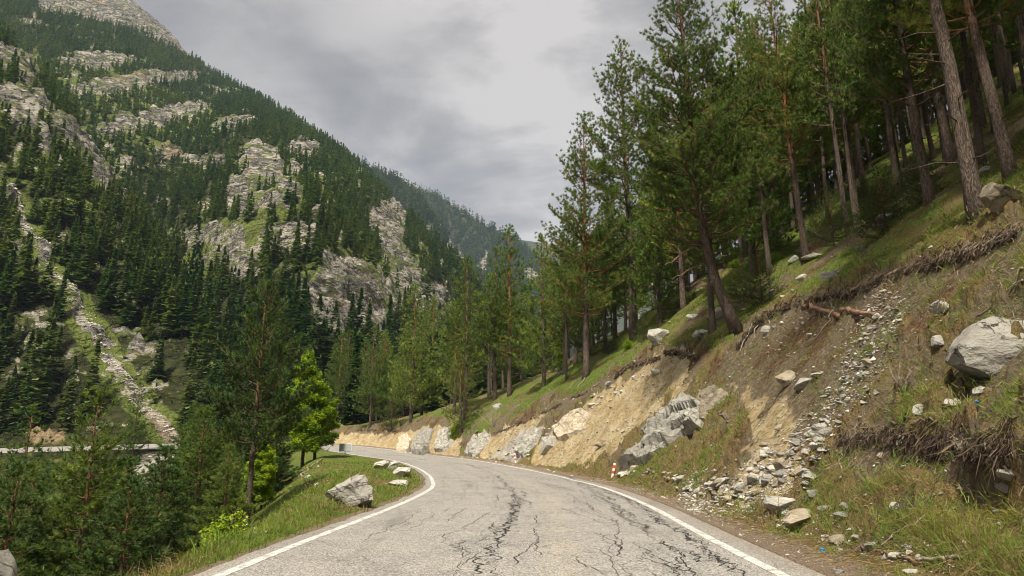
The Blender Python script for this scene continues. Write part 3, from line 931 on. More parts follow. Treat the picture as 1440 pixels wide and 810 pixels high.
def far_ridge(name, pts, depth, seed, amp):
    A, Bv, Dv = ridge_table(pts)
    a = np.linspace(A[0], A[-1], 420)
    b = np.interp(a, A, Bv); D = np.interp(a, A, Dv)
    q = np.concatenate([np.linspace(-1, 0, 110), np.linspace(0.03, .5, 14)])
    aa, qq = np.meshgrid(a, q)
    bb = np.broadcast_to(b, aa.shape); DD = np.broadcast_to(D, aa.shape)
    Y = DD + qq * depth
    X = aa * DD * (1 + 0.0 * qq)
    zt = CAM_H + bb * DD
    Z = np.where(qq < 0, zt + qq * (zt + 20), zt - qq * depth * .7)
    Z = Z + amp * (fbm(X / 120, Y / 120, 5, seed)) * np.clip(np.abs(qq) * 6, .06, 1)
    X, Y, Z = X.ravel(), Y.ravel(), Z.ravel()
    px, py = project(X, Y, Z)
    rock = sstep(fbm(px / 34, py / 20, 4, seed + 5), .10, .22)
    gf = sstep(fbm(px / 20, py / 20, 3, seed + 9), .12, .3) * .4
    n, m = len(q), len(a)
    i = np.arange(n - 1)[:, None] * m; j = np.arange(m - 1)[None, :]
    F = np.stack([(i + j).ravel(), (i + j + 1).ravel(), (i + m + j + 1).ravel(), (i + m + j).ravel()], 1)
    me = tri_mesh(name, np.stack([X, Y, Z], 1), F, M['mountain'], {'cover': np.stack([np.zeros_like(X), gf, rock], 1), 'cover2': np.zeros((len(X), 3))}, smooth=True)
    link(name, me, kind='structure')
    return X.reshape(n, m), Y.reshape(n, m), Z.reshape(n, m), rock.reshape(n, m)


RIDGES = [far_ridge('mountain_ridge', [(430, 205, 1350), (500, 226, 1300), (525, 238, 1280), (560, 252, 1240), (582, 266, 1210), (604, 296, 1180), (640, 345, 1120), (662, 370, 1080), (695, 402, 1020), (760, 470, 980)], 420, 201, 70),
          far_ridge('mountain_ridge', [(520, 262, 1900), (570, 262, 1880), (590, 266, 1850), (612, 274, 1820), (650, 298, 1780), (684, 318, 1740), (722, 332, 1720), (745, 354, 1700), (820, 420, 1650)], 500, 231, 80),
          far_ridge('mountain_ridge', [(640, 360, 2900), (690, 346, 2900), (735, 338, 2900), (790, 345, 2900), (900, 380, 2900), (1100, 430, 2900)], 700, 261, 90)]


def haze():
    m = bpy.data.materials.new('haze'); m.use_nodes = True
    t = NT(m.node_tree)
    v = t.n('ShaderNodeVolumePrincipled', {'Color': (0.60, 0.77, 1.0, 1), 'Density': HAZE, 'Anisotropy': 0.0})
    t.n('ShaderNodeOutputMaterial', {'Volume': v.outputs[0]})
    x0, x1, y0, y1, z0, z1 = -3700, 3700, -3700, 3900, -72, 1500
    V = np.array([(x, y, z) for z in (z0, z1) for y in (y0, y1) for x in (x0, x1)], float)
    F = np.array([(0, 2, 3, 1), (4, 5, 7, 6), (0, 1, 5, 4), (2, 6, 7, 3), (0, 4, 6, 2), (1, 3, 7, 5)])
    link('haze', tri_mesh('haze', V, F, m), kind='stuff')


HAZE = 0.00008
haze()

# ------------------------------------------------------------------ road, paint, cracks
def road_strip(name, s0, s1, ds, offs, lift, mat, jitter=0.0, **props):
    s = np.arange(s0, s1, ds)
    offs = np.asarray(offs, float)
    ss, oo = np.meshgrid(s, offs, indexing='ij')
    of = oo.copy()
    if jitter:
        of[:, 0] += jitter * fbm(s * 2.2, s * 0, 4, 301) * 2; of[:, -1] += jitter * fbm(s * 2.0, s * 0 + 9, 4, 303) * 2
    x, y = road_pt(ss, of)
    z = road_z(ss) + road_bank(ss) * of + lift
    m = len(offs)
    i = np.arange(len(s) - 1)[:, None] * m; j = np.arange(m - 1)[None, :]
    F = np.stack([(i + j).ravel(), (i + j + 1).ravel(), (i + m + j + 1).ravel(), (i + m + j).ravel()], 1)
    me = tri_mesh(name, np.stack([x.ravel(), y.ravel(), z.ravel()], 1), F, mat, {'off': of.ravel(), 'sta': ss.ravel()}, smooth=True)
    return link(name, me, kind='structure', **props)


road_strip('road', -38, 262, .3, [-EDGE_L - .05, -EDGE_L, -3, -2, -1, 0, 1, 2, 3, EDGE_R, EDGE_R + .05], 0.0, M['asphalt'], .10)
road_strip('road_edge_line', -38, 262, .3, [3.35, 3.52], 0.005, M['line'], .018)
road_strip('road_edge_line', -38, 262, .3, [-3.52, -3.35], 0.005, M['line'], .018)


def road_hit(px, py):
    a, b = px_ab(px, py)
    D = np.linspace(5, 110, 4000)
    s, o = polyinfo(a * D, D, CL, CS)
    f = (CAM_H + b * D) - (road_z(s) + road_bank(s) * o)
    k = int(np.argmax(f < 0))
    return np.array([a * D[k], D[k]])


crack_lines = [
    ([(683, 812), (672, 785), (690, 765), (712, 745), (722, 720), (727, 700), (718, 688), (705, 675), (685, 662), (655, 652), (615, 647)], .050, 3),
    ([(672, 785), (645, 782), (650, 765), (675, 757), (700, 750), (716, 728), (730, 708), (724, 692), (700, 668)], .030, 2),
    ([(726, 700), (740, 704), (748, 712), (742, 716)], .05, 1),
    ([(735, 690), (740, 697), (733, 700)], .05, 1),
    ([(1056, 812), (1010, 784), (968, 757), (925, 735), (905, 712), (872, 697), (838, 684), (800, 671), (765, 661)], .045, 4),
    ([(985, 812), (955, 785), (925, 765), (905, 742), (880, 725), (862, 705), (835, 690), (810, 678)], .040, 3),
    ([(1010, 784), (985, 790), (975, 775), (955, 772), (940, 762)], .03, 2), ([(905, 712), (880, 716), (890, 730), (925, 735)], .03, 2),
    ([(1056, 812), (1030, 800), (1022, 785), (1000, 778)], .03, 2), ([(830, 690), (845, 700), (875, 704)], .03, 2),
    ([(700, 812), (690, 795), (700, 780), (693, 765)], .025, 2), ([(690, 765), (660, 770), (640, 772)], .02, 1), ([(716, 728), (700, 735), (692, 748)], .03, 1),
    ([(640, 652), (680, 656), (705, 664), (722, 676)], .03, 2), ([(760, 662), (795, 674), (830, 690), (850, 706)], .03, 3),
    ([(870, 690), (890, 712), (915, 722), (950, 740), (990, 775), (1035, 805)], .025, 2),
    ([(925, 735), (900, 742), (872, 728), (866, 712), (850, 700)], .025, 1),
    ([(968, 757), (940, 762), (925, 765), (930, 790), (948, 808)], .022, 1),
    ([(485, 786), (560, 784), (640, 782)], .010, 0), ([(550, 748), (600, 745), (690, 742)], .012, 0),
    ([(590, 716), (650, 711), (722, 706)], .014, 0), ([(742, 717), (800, 717), (870, 716)], .014, 0),
    ([(690, 768), (760, 764), (850, 750), (905, 745)], .008, 0), ([(600, 690), (650, 692), (720, 690)], .008, 0),
    ([(740, 690), (790, 690), (850, 692)], .008, 0), ([(822, 803), (880, 806), (960, 808)], .016, 0), ([(420, 800), (500, 792), (560, 770)], .006, 0),
    ([(630, 668), (622, 676), (628, 684)], .02, 1), ([(870, 750), (905, 748), (955, 747)], .010, 0),
]
acc = Acc()
rc = np.random.default_rng(5)
for line, wid, br in crack_lines:
    P = np.array([road_hit(*p) for p in line])
    for rep in range(1 + (br > 1) + (br > 2)):
        Q = P + (rc.normal(0, .09, P.shape) if rep else 0)
        L = np.concatenate([[0], np.cumsum(np.linalg.norm(np.diff(Q, axis=0), axis=1))])
        if rep:
            u0, u1 = sorted(rc.uniform(0, L[-1], 2)); u1 = max(u1, u0 + 2)
        else:
            u0, u1 = 0, L[-1]
        u = np.arange(u0, min(u1, L[-1]), .035)
        if len(u) < 4: continue
        pts = np.stack([np.interp(u, L, Q[:, 0]), np.interp(u, L, Q[:, 1])], 1)
        sd_ = int(rc.integers(1e6))
        amp = .16 if wid > .018 else .05
        j1 = amp * 2 * fbm(u * 1.4, u * 0, 2, sd_) + amp * 1.1 * (vnoise(u * 9, u * 0, sd_ + 1) - .5) + .03 * rc.uniform(-1, 1, len(u))
        j2 = amp * 2 * fbm(u * 1.4, u * 0 + 5, 2, sd_ + 3) + amp * 1.1 * (vnoise(u * 9, u * 0, sd_ + 5) - .5)
        pts = pts + np.stack([j1, j2], 1)
        w = wid * (.22 + .65 * np.clip(fbm(u * 1.1, u * 0, 4, sd_ + 9) * 2 + .5, 0, 2)) * (.6 if rep else 1)
        w *= np.clip(np.minimum(u - u[0], u[-1] - u) / .4, .05, 1)
        T = np.gradient(pts, axis=0); T /= np.maximum(np.linalg.norm(T, axis=1, keepdims=True), 1e-6)
        N = np.stack([-T[:, 1], T[:, 0]], 1)
        Lp = pts + N * w[:, None] / 2; Rp = pts - N * w[:, None] / 2
        ss_, oo_ = polyinfo(pts[:, 0], pts[:, 1], CL, CS)
        z = road_z(ss_) + road_bank(ss_) * oo_ + .004
        n = len(u)
        V = np.vstack([np.column_stack([Lp, z]), np.column_stack([Rp, z])])
        i = np.arange(n - 1)
        acc.add(V, np.vstack([np.stack([i, i + 1, n + i + 1], 1), np.stack([i, n + i + 1, n + i], 1)]))
def plane_crack(s0, o0, s1, o1, wid, amp):
    L_ = math.hypot(s1 - s0, o1 - o0); u = np.arange(0, L_, .04)
    if len(u) < 5: return
    q = u / L_; sd_ = int(rc.integers(1e6))
    ss = s0 + (s1 - s0) * q + amp * 2 * fbm(u * 1.2, u * 0, 3, sd_) + .5 * amp * (vnoise(u * 8, u * 0, sd_ + 1) - .5)
    oo = o0 + (o1 - o0) * q + amp * 2 * fbm(u * 1.2, u * 0 + 4, 3, sd_ + 2) + .5 * amp * (vnoise(u * 8, u * 0, sd_ + 3) - .5)
    w = wid * (.3 + np.clip(fbm(u * 1.5, u * 0, 4, sd_ + 4) * 2 + .5, 0, 1.6)) * np.clip(np.minimum(u, u[-1] - u) / .3, .05, 1)
    T = np.stack([np.gradient(ss), np.gradient(oo)], 1); T /= np.maximum(np.linalg.norm(T, axis=1, keepdims=True), 1e-6)
    a = (ss - T[:, 1] * w / 2, oo + T[:, 0] * w / 2); b = (ss + T[:, 1] * w / 2, oo - T[:, 0] * w / 2)
    rows = []
    for s_, o_ in (a, b):
        x, y = road_pt(s_, o_); rows.append(np.column_stack([x, y, road_z(s_) + road_bank(s_) * o_ + .0035]))
    n = len(u); i = np.arange(n - 1)
    acc.add(np.vstack(rows), np.vstack([np.stack([i, i + 1, n + i + 1], 1), np.stack([i, n + i + 1, n + i], 1)]))


for o0, n_, sp in ((-.55, 16, .30), (1.75, 26, .45), (2.55, 14, .3), (-2.0, 7, .4)):
    for _ in range(n_):
        s0 = rc.uniform(6.5, 40); L_ = rc.uniform(1.2, 7)
        a0 = o0 + rc.normal(0, sp)
        plane_crack(s0, a0, s0 + L_, a0 + rc.normal(0, .35), rc.uniform(.008, .022), .14)
for _ in range(46):
    s0 = rc.uniform(7, 46); a0 = rc.uniform(-3.2, 2.6); L_ = rc.uniform(.5, 3.2)
    plane_crack(s0, a0, s0 + rc.normal(0, .15), min(a0 + L_, 3.8), rc.uniform(.005, .014), .07)
V, F, _ = acc.get()
link('road_cracks', tri_mesh('road_cracks', V, F, M['crack']), kind='structure')

# ------------------------------------------------------------------ trees
def norm(v):
    return v / np.maximum(np.linalg.norm(v, axis=-1, keepdims=True), 1e-9)


def tufts_to_tris(C, Dn, rng, k, L, W, spread):
    """needle brushes: k slim triangles leaving each point C in a cone about Dn"""
    n = len(C)
    C = np.repeat(C, k, 0); Dn = np.repeat(Dn, k, 0)
    d = norm(Dn + spread * rng.normal(0, 1, C.shape))
    l = L * rng.uniform(.6, 1.15, (len(C), 1))
    side = norm(np.cross(d, rng.normal(0, 1, C.shape)))
    b = C + d * l * rng.uniform(-.12, .12, (len(C), 1))
    w = W * rng.uniform(.7, 1.3, (len(C), 1))
    V = np.stack([b - side * w / 2, b + side * w / 2, b + d * l], 1).reshape(-1, 3)
    F = np.arange(len(V)).reshape(-1, 3)
    return V, F


def pine_geo(seed, H, cb, Rmax, whorl, per, tw, tuft_gap, k, nl, nw, r0, shape='pine', stubs=12, spread=.55, bend=0.0, lean=0.0, up=0.35, limb_sides=4, droop=-.1, lowside=None):
    rng = np.random.default_rng(seed)
    acc = Acc(); CT, CD = [], []
    # trunk
    m = 14
    hz = np.linspace(-0.6, H * .985, m)
    wob = np.cumsum(rng.normal(0, .018 * H / 12, (m, 2)), 0); wob -= wob[0]
    tx = wob[:, 0] + lean * np.clip(hz, 0, None) - bend * (1 - np.exp(-np.clip(hz, 0, None) / (.12 * H)))
    ty = wob[:, 1]
    tp = np.stack([tx, ty, hz], 1)
    hh = np.clip(hz / H, 0, 1)
    rr = r0 * ((1 - hh) ** .85 * .92 + .06) + r0 * .45 * np.exp(-np.clip(hz, 0, None) / (.35))
    V, F = tube(tp, rr, 10); acc.add(V, F, np.concatenate([np.repeat(hh, 10), [0, 1]]))
    def at(z):
        return np.array([np.interp(z, hz, tp[:, 0]), np.interp(z, hz, tp[:, 1]), z])
    def rad_at(z): return np.interp(z, hz, rr)
    # dead stubs and bare low branches
    for i in range(stubs):
        z = rng.uniform(.12, 1.0) * cb * H + .4
        az = rng.uniform(0, 2 * math.pi); l = rng.uniform(.25, .9) * Rmax * .45
        d = np.array([math.cos(az), math.sin(az), rng.uniform(-.25, .3)])
        p0 = at(z); P = np.array([p0, p0 + d * l * .5 + [0, 0, .03], p0 + d * l + [0, 0, rng.uniform(-.2, .15)]])
        V, F = tube(P, [.022 * r0 / .2, .014 * r0 / .2, .005], 4); acc.add(V, F, .2)
    z = cb * H; az0 = rng.uniform(0, 6)
    while z < H * .985:
        u = (z - cb * H) / (H - cb * H)
        npw = max(3, int(per * (1 - .3 * u) + rng.uniform(-1, 1)))
        az0 += rng.uniform(.5, 1.2)
        for j in range(npw):
            az = az0 + 2 * math.pi * j / npw + rng.normal(0, .22)
            if shape == 'pine':
                prof = (1 - u) ** .72 * (.62 + .38 * min(1, u * 3.5)); el = droop + .30 + .75 * u ** 1.6
            elif shape == 'cone':
                prof = (1 - u) ** .95 * (.80 + .2 * min(1, u * 6)); el = droop + .12 + .8 * u ** 2
            else:
                prof = math.sin(min(1, .22 + u * .82) * math.pi) ** .6; el = .25 + .5 * u
            L = Rmax * prof * rng.uniform(.62, 1.12) + .12
            if rng.random() < .10 and shape == 'pine': L *= .45
            if L < .12: continue
            if rng.random() < .07: continue
            el += rng.normal(0, .09)
            q = np.linspace(0, 1, 5)[:, None]
            h2 = np.array([math.cos(az), math.sin(az), 0])
            perp = np.array([-h2[1], h2[0], 0])
            zz_ = np.array(z + rng.uniform(-.12, .12))
            P = at(float(zz_)) + h2 * q * L * math.cos(el) + np.array([0, 0, 1.0]) * (math.sin(el) * q * L + up * L * .55 * q ** 2.2 - .10 * L * q * (1 - q)) + perp * rng.normal(0, .06) * L * q ** 2
            rb = min(.055, .018 + .011 * L) * (r0 / .2) ** .5
            V, F = tube(P, rb * np.array([1, .8, .6, .42, .18]), limb_sides); acc.add(V, F, max(.5, z / H))
            # side twigs in a flat, slightly raised spray
            nt = max(2, int(tw * L))
            tt = np.sort(rng.uniform(.22 if shape == 'cone' else .34, 1.0, nt)); tt[-1] = 1.0
            sgn = np.where(np.arange(nt) % 2 == 0, 1, -1)
            base = np.stack([np.interp(tt, q[:, 0], P[:, c]) for c in range(3)], 1)
            fw = norm(P[-1] - P[-2])
            ang = rng.uniform(.45, 1.15, nt) * sgn; ang[-1] = 0
            dirn = norm(fw * np.cos(ang)[:, None] + perp * np.sin(ang)[:, None] + np.array([0, 0, 1]) * rng.uniform(-.05, .45, nt)[:, None])
            tl = (L * .42 * (1.15 - tt) + .16 + .06 * L) * rng.uniform(.6, 1.2, nt)
            for b, d, l in zip(base, dirn, tl):
                nn = max(1, int(l / tuft_gap))
                f = (np.arange(nn) + 1.0) / nn
                f = f[:, None]
                pts = b + d * l * f + np.array([0, 0, 1]) * .18 * l * f ** 2
                pts = pts + rng.normal(0, tuft_gap * .22, pts.shape)
                CT.append(pts); CD.append(np.repeat((d + [0, 0, up])[None], nn, 0))
                if limb_sides >= 4 and l > .35:
                    V, F = tube(np.array([b, b + d * l + [0, 0, .18 * l]]), [rb * .3, .004], 3); acc.add(V, F, .6)
        z += whorl * rng.uniform(.7, 1.3) * (1 - .35 * u)
    CT.append((at(H * .97) + np.array([[0, 0, .02 * H]]) * np.linspace(-1, 1.2, 6)[:, None])); CD.append(np.repeat([[0, 0, 1.0]], 6, 0))
    C = np.vstack(CT); Dn = norm(np.vstack(CD))
    NV, NF = tufts_to_tris(C, Dn, rng, k, nl, nw, spread)
    V, F, A = acc.get()
    return (V, F, A), (NV, NF)


def make_protos(specs, prefix):
    out = []
    for i, sp in enumerate(specs):
        sp = dict(sp)
        bark = sp.pop('bark', 'bark'); nee = sp.pop('needle', 'needle')
        (V, F, A), (NV, NF) = pine_geo(**sp)
        tm = tri_mesh('trunk', V, F, M[bark], {'h': A}, smooth=True)
        cm = tri_mesh('crown', NV, NF, M[nee])
        out.append({'trunk': tm, 'crown': cm, 'H': sp['H'], 'tris': len(NF)})
    return out


near_specs = [
    dict(seed=11, H=19, cb=.20, Rmax=4.6, whorl=.62, per=5, tw=6.0, tuft_gap=.21, k=26, nl=.21, nw=.030, spread=.75, r0=.24, bend=.15),
    dict(seed=12, H=18, cb=.22, Rmax=4.0, whorl=.60, per=5, tw=6.0, tuft_gap=.21, k=26, nl=.21, nw=.030, spread=.75, r0=.22, needle='needle'),
    dict(seed=13, H=20, cb=.34, Rmax=4.4, whorl=.62, per=5, tw=6.0, tuft_gap=.21, k=26, nl=.21, nw=.030, spread=.75, r0=.24),
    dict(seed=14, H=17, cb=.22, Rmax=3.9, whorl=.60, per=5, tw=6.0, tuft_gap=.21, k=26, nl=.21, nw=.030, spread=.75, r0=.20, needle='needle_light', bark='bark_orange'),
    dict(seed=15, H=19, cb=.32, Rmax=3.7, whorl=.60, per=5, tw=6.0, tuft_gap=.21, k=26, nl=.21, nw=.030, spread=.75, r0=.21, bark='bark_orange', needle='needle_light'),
]
mid_specs = [
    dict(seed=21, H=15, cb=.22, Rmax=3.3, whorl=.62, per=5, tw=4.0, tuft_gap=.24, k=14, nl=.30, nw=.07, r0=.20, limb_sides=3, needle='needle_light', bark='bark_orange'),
    dict(seed=22, H=15, cb=.12, Rmax=3.4, whorl=.62, per=5, tw=4.0, tuft_gap=.24, k=14, nl=.30, nw=.07, r0=.18, limb_sides=3, shape='cone', needle='needle'),
    dict(seed=23, H=16, cb=.28, Rmax=3.1, whorl=.62, per=5, tw=4.0, tuft_gap=.24, k=14, nl=.30, nw=.07, r0=.20, limb_sides=3, needle='needle'),
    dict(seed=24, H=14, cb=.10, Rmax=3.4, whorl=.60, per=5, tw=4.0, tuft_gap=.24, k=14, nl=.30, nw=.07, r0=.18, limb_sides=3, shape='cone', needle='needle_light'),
    dict(seed=25, H=16, cb=.36, Rmax=3.0, whorl=.60, per=5, tw=4.0, tuft_gap=.24, k=14, nl=.30, nw=.07, r0=.19, limb_sides=3, needle='needle'),
]
far_specs = [
    dict(seed=31, H=14, cb=.16, Rmax=2.7, whorl=.85, per=4, tw=2.8, tuft_gap=.42, k=9, nl=.46, nw=.17, r0=.18, limb_sides=3, shape='cone', stubs=3, needle='needle'),
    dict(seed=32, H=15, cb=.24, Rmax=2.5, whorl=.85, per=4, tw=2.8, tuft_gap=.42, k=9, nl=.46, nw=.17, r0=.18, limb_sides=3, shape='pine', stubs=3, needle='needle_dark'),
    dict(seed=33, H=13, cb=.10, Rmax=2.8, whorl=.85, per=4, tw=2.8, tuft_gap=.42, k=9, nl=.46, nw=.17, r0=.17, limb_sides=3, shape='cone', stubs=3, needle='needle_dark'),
    dict(seed=34, H=15, cb=.32, Rmax=2.3, whorl=.85, per=4, tw=2.8, tuft_gap=.42, k=9, nl=.46, nw=.17, r0=.17, limb_sides=3, shape='pine', stubs=5, needle='needle'),
]
spruce_specs = [
    dict(seed=41, H=2.6, cb=.02, Rmax=1.15, whorl=.17, per=7, tw=9, tuft_gap=.085, k=12, nl=.07, nw=.016, r0=.045, shape='cone', stubs=0, needle='needle_dark', up=.12),
    dict(seed=42, H=3.4, cb=.04, Rmax=1.9, whorl=.26, per=7, tw=6, tuft_gap=.12, k=12, nl=.10, nw=.022, r0=.06, shape='cone', stubs=0, needle='needle_dark', up=.15),
    dict(seed=43, H=7.5, cb=.08, Rmax=2.3, whorl=.40, per=6, tw=4, tuft_gap=.20, k=12, nl=.20, nw=.04, r0=.12, shape='pine', stubs=2, needle='needle'),
]
dead_specs = [dict(seed=51, H=12, cb=.16, Rmax=1.9, whorl=.5, per=6, tw=2.6, tuft_gap=.3, k=3, nl=.35, nw=.03, r0=.15, limb_sides=3, shape='cone', needle='needle_grey', bark='dead', stubs=10)]
NEAR = make_protos(near_specs, 'n'); LEANP = make_protos([dict(seed=19, H=20, cb=.22, Rmax=4.7, whorl=.60, per=5, tw=6.0, tuft_gap=.21, k=26, nl=.21, nw=.030, spread=.75, r0=.27, bend=1.6)], 'n'); MID = make_protos(mid_specs, 'm'); FAR = make_protos(far_specs, 'f')
SPRUCE = make_protos(spruce_specs, 's'); DEAD = make_protos(dead_specs, 'd')
left_specs = [
    dict(seed=71, H=12, cb=.04, Rmax=3.2, whorl=.52, per=6, tw=5.0, tuft_gap=.16, k=24, nl=.30, nw=.036, spread=.5, r0=.15, shape='cone', needle='needle'),
    dict(seed=72, H=10, cb=.03, Rmax=3.0, whorl=.45, per=6, tw=5.0, tuft_gap=.16, k=24, nl=.30, nw=.036, spread=.5, r0=.14, shape='cone', needle='needle_dark'),
    dict(seed=73, H=15, cb=.30, Rmax=3.9, whorl=.55, per=6, tw=4.6, tuft_gap=.20, k=24, nl=.30, nw=.036, spread=.5, r0=.20, shape='pine', needle='needle_dark'),
]
LEFT = make_protos(left_specs, 'l')
print('tris', [p['tris'] for p in NEAR + MID + FAR + SPRUCE + DEAD])

N_TREES = 0
TREE_XY = []


def add_tree(proto, x, y, z, scale, label, cat='pine tree', name='pine_tree', rotz=0.0, tilt=(0, 0), group=None, fat=1.0):
    global N_TREES
    N_TREES += 1
    t = thing(name, label, cat, (x, y, z), (tilt[0], tilt[1], rotz), (scale * fat, scale * fat, scale), group)
    link('trunk', proto['trunk'], t); link('crown', proto['crown'], t)
    TREE_XY.append((x, y))
    return t


def tree_at(px, py, ptop, proto, label, height=None, **kw):
    p = hit(px, py)
    if p is None: return None
    x, y, z = p
    if height is None:
        top = CAM_H + px_ab(px, ptop)[1] * y
        height = top - z
    z0 = float(ground_z(x, y)[0])
    return add_tree(proto, x, y, z0 - .05, height / proto['H'], label, **kw)


# trees of the right bank that can be told apart
tree_at(1374, 302, 0, NEAR[2], 'thick dark pine trunk leaning left beside the large grey boulder above the bank', height=19, rotz=.3, tilt=(0, -.05), fat=.85)
tree_at(1308, 284, 0, NEAR[0], 'dark furrowed pine trunk just left of the thickest trunk above the bank', height=19, rotz=-.2, tilt=(0, -.02), fat=.72)
tree_at(1266, 268, 0, NEAR[4], 'slim grey pine trunk between small spruce and the dark furrowed trunk', height=18, rotz=1.0, tilt=(0, -.02), fat=.85)
tree_at(1206, 316, 0, NEAR[2], 'straight pale grey pine trunk standing on the sunlit grass patch', height=18, rotz=4.0, tilt=(0, -.03), fat=.8)
tree_at(1134, 368, 0, NEAR[4], 'pine with bright orange upper trunk beside the flat pale rocks', height=19, rotz=5.2, tilt=(0, -.05))
LEAN = tree_at(1040, 466, 0, LEANP[0], 'leaning pine with curved foot and bare roots over the brown scar', height=20, rotz=.1, tilt=(.02, -.03), fat=1.05)
tree_at(1002, 468, 0, NEAR[1], 'grey pine trunk on the turf just left of the pine with bare roots', height=18, rotz=3.4, tilt=(0, -.05), fat=.85)
tree_at(957, 428, 0, NEAR[4], 'thin grey pine trunk behind the row of flat white stones', height=17, rotz=.7, fat=.8)
tree_at(891, 474, 60, NEAR[1], 'pine with half orange trunk standing left of the white boulder in grass', rotz=.9)
tree_at(823, 530, 168, NEAR[3], 'tall pointed pine with orange trunk and bare roots over the orange scar', rotz=2.2, tilt=(0, -.03))
tree_at(835, 474, 230, NEAR[3], 'slim reddish pine just behind the tall pointed orange pine', rotz=4.4, fat=.8)
tree_at(717, 556, 322, MID[0], 'slim orange-trunked pine over the dark turf lip in the middle of the slope', rotz=1.2)
tree_at(696, 562, 350, MID[2], 'pine beside the slim orange-trunked pine in the middle of the slope', rotz=3.1)
tree_at(648, 612, 492, SPRUCE[2], 'young dense pine growing from the rocks above the far bend', rotz=.4, fat=1.2)
tree_at(578, 590, 400, MID[3], 'broad light green pine above the orange bank of the far bend', rotz=1.5)
tree_at(520, 600, 458, MID[1], 'pointed conifer at the left end of the orange bank', rotz=2.5)
tree_at(606, 578, 420, MID[0], 'pine with two-toned trunk above the grey slabs at the bend', rotz=.5)
tree_at(550, 606, 560, SPRUCE[1], 'small dark bushy spruce on top of the orange bank', cat='spruce', name='spruce', fat=.9)
tree_at(855, 498, 458, SPRUCE[0], 'small dark pointed spruce on the grass above the orange scar', cat='spruce', name='spruce', rotz=1)
tree_at(1072, 428, 352, SPRUCE[1], 'dark bushy spruce between the root-bare pine and the brown scar lip', cat='spruce', name='spruce', fat=.95)
tree_at(1240, 306, 258, SPRUCE[0], 'small dark spruce between two pine trunks on the upper slope', cat='spruce', name='spruce', fat=1.3)

# trees of the left side that can be told apart
def tree_by_top(px, ptop, D, proto, label, rotz=0, fat=1.0, **kw):
    a, _ = px_ab(px, 640)
    x, y = a * D, D
    z = float(ground_z(x, y)[0])
    top = CAM_H + px_ab(px, ptop)[1] * D
    if top - z < 1: return None
    return add_tree(proto, x, y, z - .1, (top - z) / proto['H'], label, rotz=rotz, fat=fat, **kw)



tree_by_top(354, 394, 34, LEFT[2], 'tall spreading pine with bare grey trunk at the foot of the left verge', rotz=2, fat=.98)


tree_by_top(128, 545, 23, LEFT[0], 'big nearest pine in the ravine, its crown across the distant road', 1.0, 1.15)
tree_by_top(282, 575, 33, LEFT[0], 'dense pine left of the tall spreading pine in the ravine', .8, 1.3)
tree_by_top(36, 566, 50, MID[1], 'dark narrow pine at the left picture edge in front of the distant road', 2.8, 1.1)
tree_by_top(186, 535, 112, MID[1], 'conifer standing beside the stone chute right by the distant road', 3.3, 1.0)
tree_by_top(232, 628, 27, LEFT[1], 'low dense pine in the ravine right of the nearest pine', .2, 1.3)
tree_by_top(322, 622, 27, LEFT[0], 'short bushy pine close under the left verge', .2, 1.3)
tree_by_top(30, 650, 21, LEFT[1], 'low pine filling the lower left corner behind the grey boulder', .2, 1.3)
tree_by_top(190, 670, 19, LEFT[1], 'young pine below the verge in the lower left', 3.2, 1.5)

# bright young broadleaf tree
def leafy_geo(seed, H, cb, Rmax, leaf, dens, trunks):
    rng = np.random.default_rng(seed)
    acc = Acc(); C = []
    for (dx, dy, hs) in trunks:
        hz = np.linspace(-.5, H * hs, 10)
        P = np.stack([dx + np.cumsum(rng.normal(0, .04, 10)), dy + np.cumsum(rng.normal(0, .04, 10)), hz], 1)
        V, F = tube(P, np.linspace(.14, .015, 10), 8); acc.add(V, F, .1)
        z = cb * H
        while z < H * hs:
            u = (z - cb * H) / (H * hs - cb * H)
            for j in range(5):
                az = rng.uniform(0, 2 * math.pi)
                L = Rmax * (1 - u) ** .8 * (.6 + .4 * min(1, u * 3)) * rng.uniform(.55, 1.15)
                h2 = np.array([math.cos(az), math.sin(az), 0]); pr = np.array([-h2[1], h2[0], 0])
                p0 = np.array([np.interp(z, hz, P[:, 0]), np.interp(z, hz, P[:, 1]), z + rng.uniform(-.1, .1)])
                e = p0 + h2 * L + [0, 0, L * (.18 + .5 * u)]
                V, F = tube(np.array([p0, (p0 + e) / 2 + [0, 0, .06 * L], e]), [.03, .018, .006], 3); acc.add(V, F, .1)
                n = int(dens * L * (L + .4))
                q = rng.uniform(.18, 1.05, n) ** .8
                w = (1.1 - q) * .42 * L + .12
                pts = p0 + (e - p0) * q[:, None] + pr * (rng.normal(0, .55, n) * w)[:, None] + np.stack([np.zeros(n), np.zeros(n), rng.normal(0, .13, n) + .10 * L * np.sin(q * 3)], 1)
                C.append(pts)
            z += .34 * rng.uniform(.7, 1.3)
    C = np.vstack(C); n = len(C)
    nrm = norm(np.array([0, 0, 1.0]) + rng.normal(0, .5, (n, 3)))
    u = norm(np.cross(nrm, rng.normal(0, 1, (n, 3)))); v = np.cross(nrm, u)
    l = leaf * rng.uniform(.6, 1.3, (n, 1))
    V = np.stack([C - u * l * .7, C - v * l * .4, C + u * l * .7, C + v * l * .4], 1).reshape(-1, 3)
    F = np.arange(4 * n).reshape(-1, 4)
    TV, TF, TA = acc.get()
    return {'trunk': tri_mesh('trunk', TV, TF, M['bark'], {'h': TA}, smooth=True), 'crown': tri_mesh('crown', V, F, M['leaf']), 'H': H}


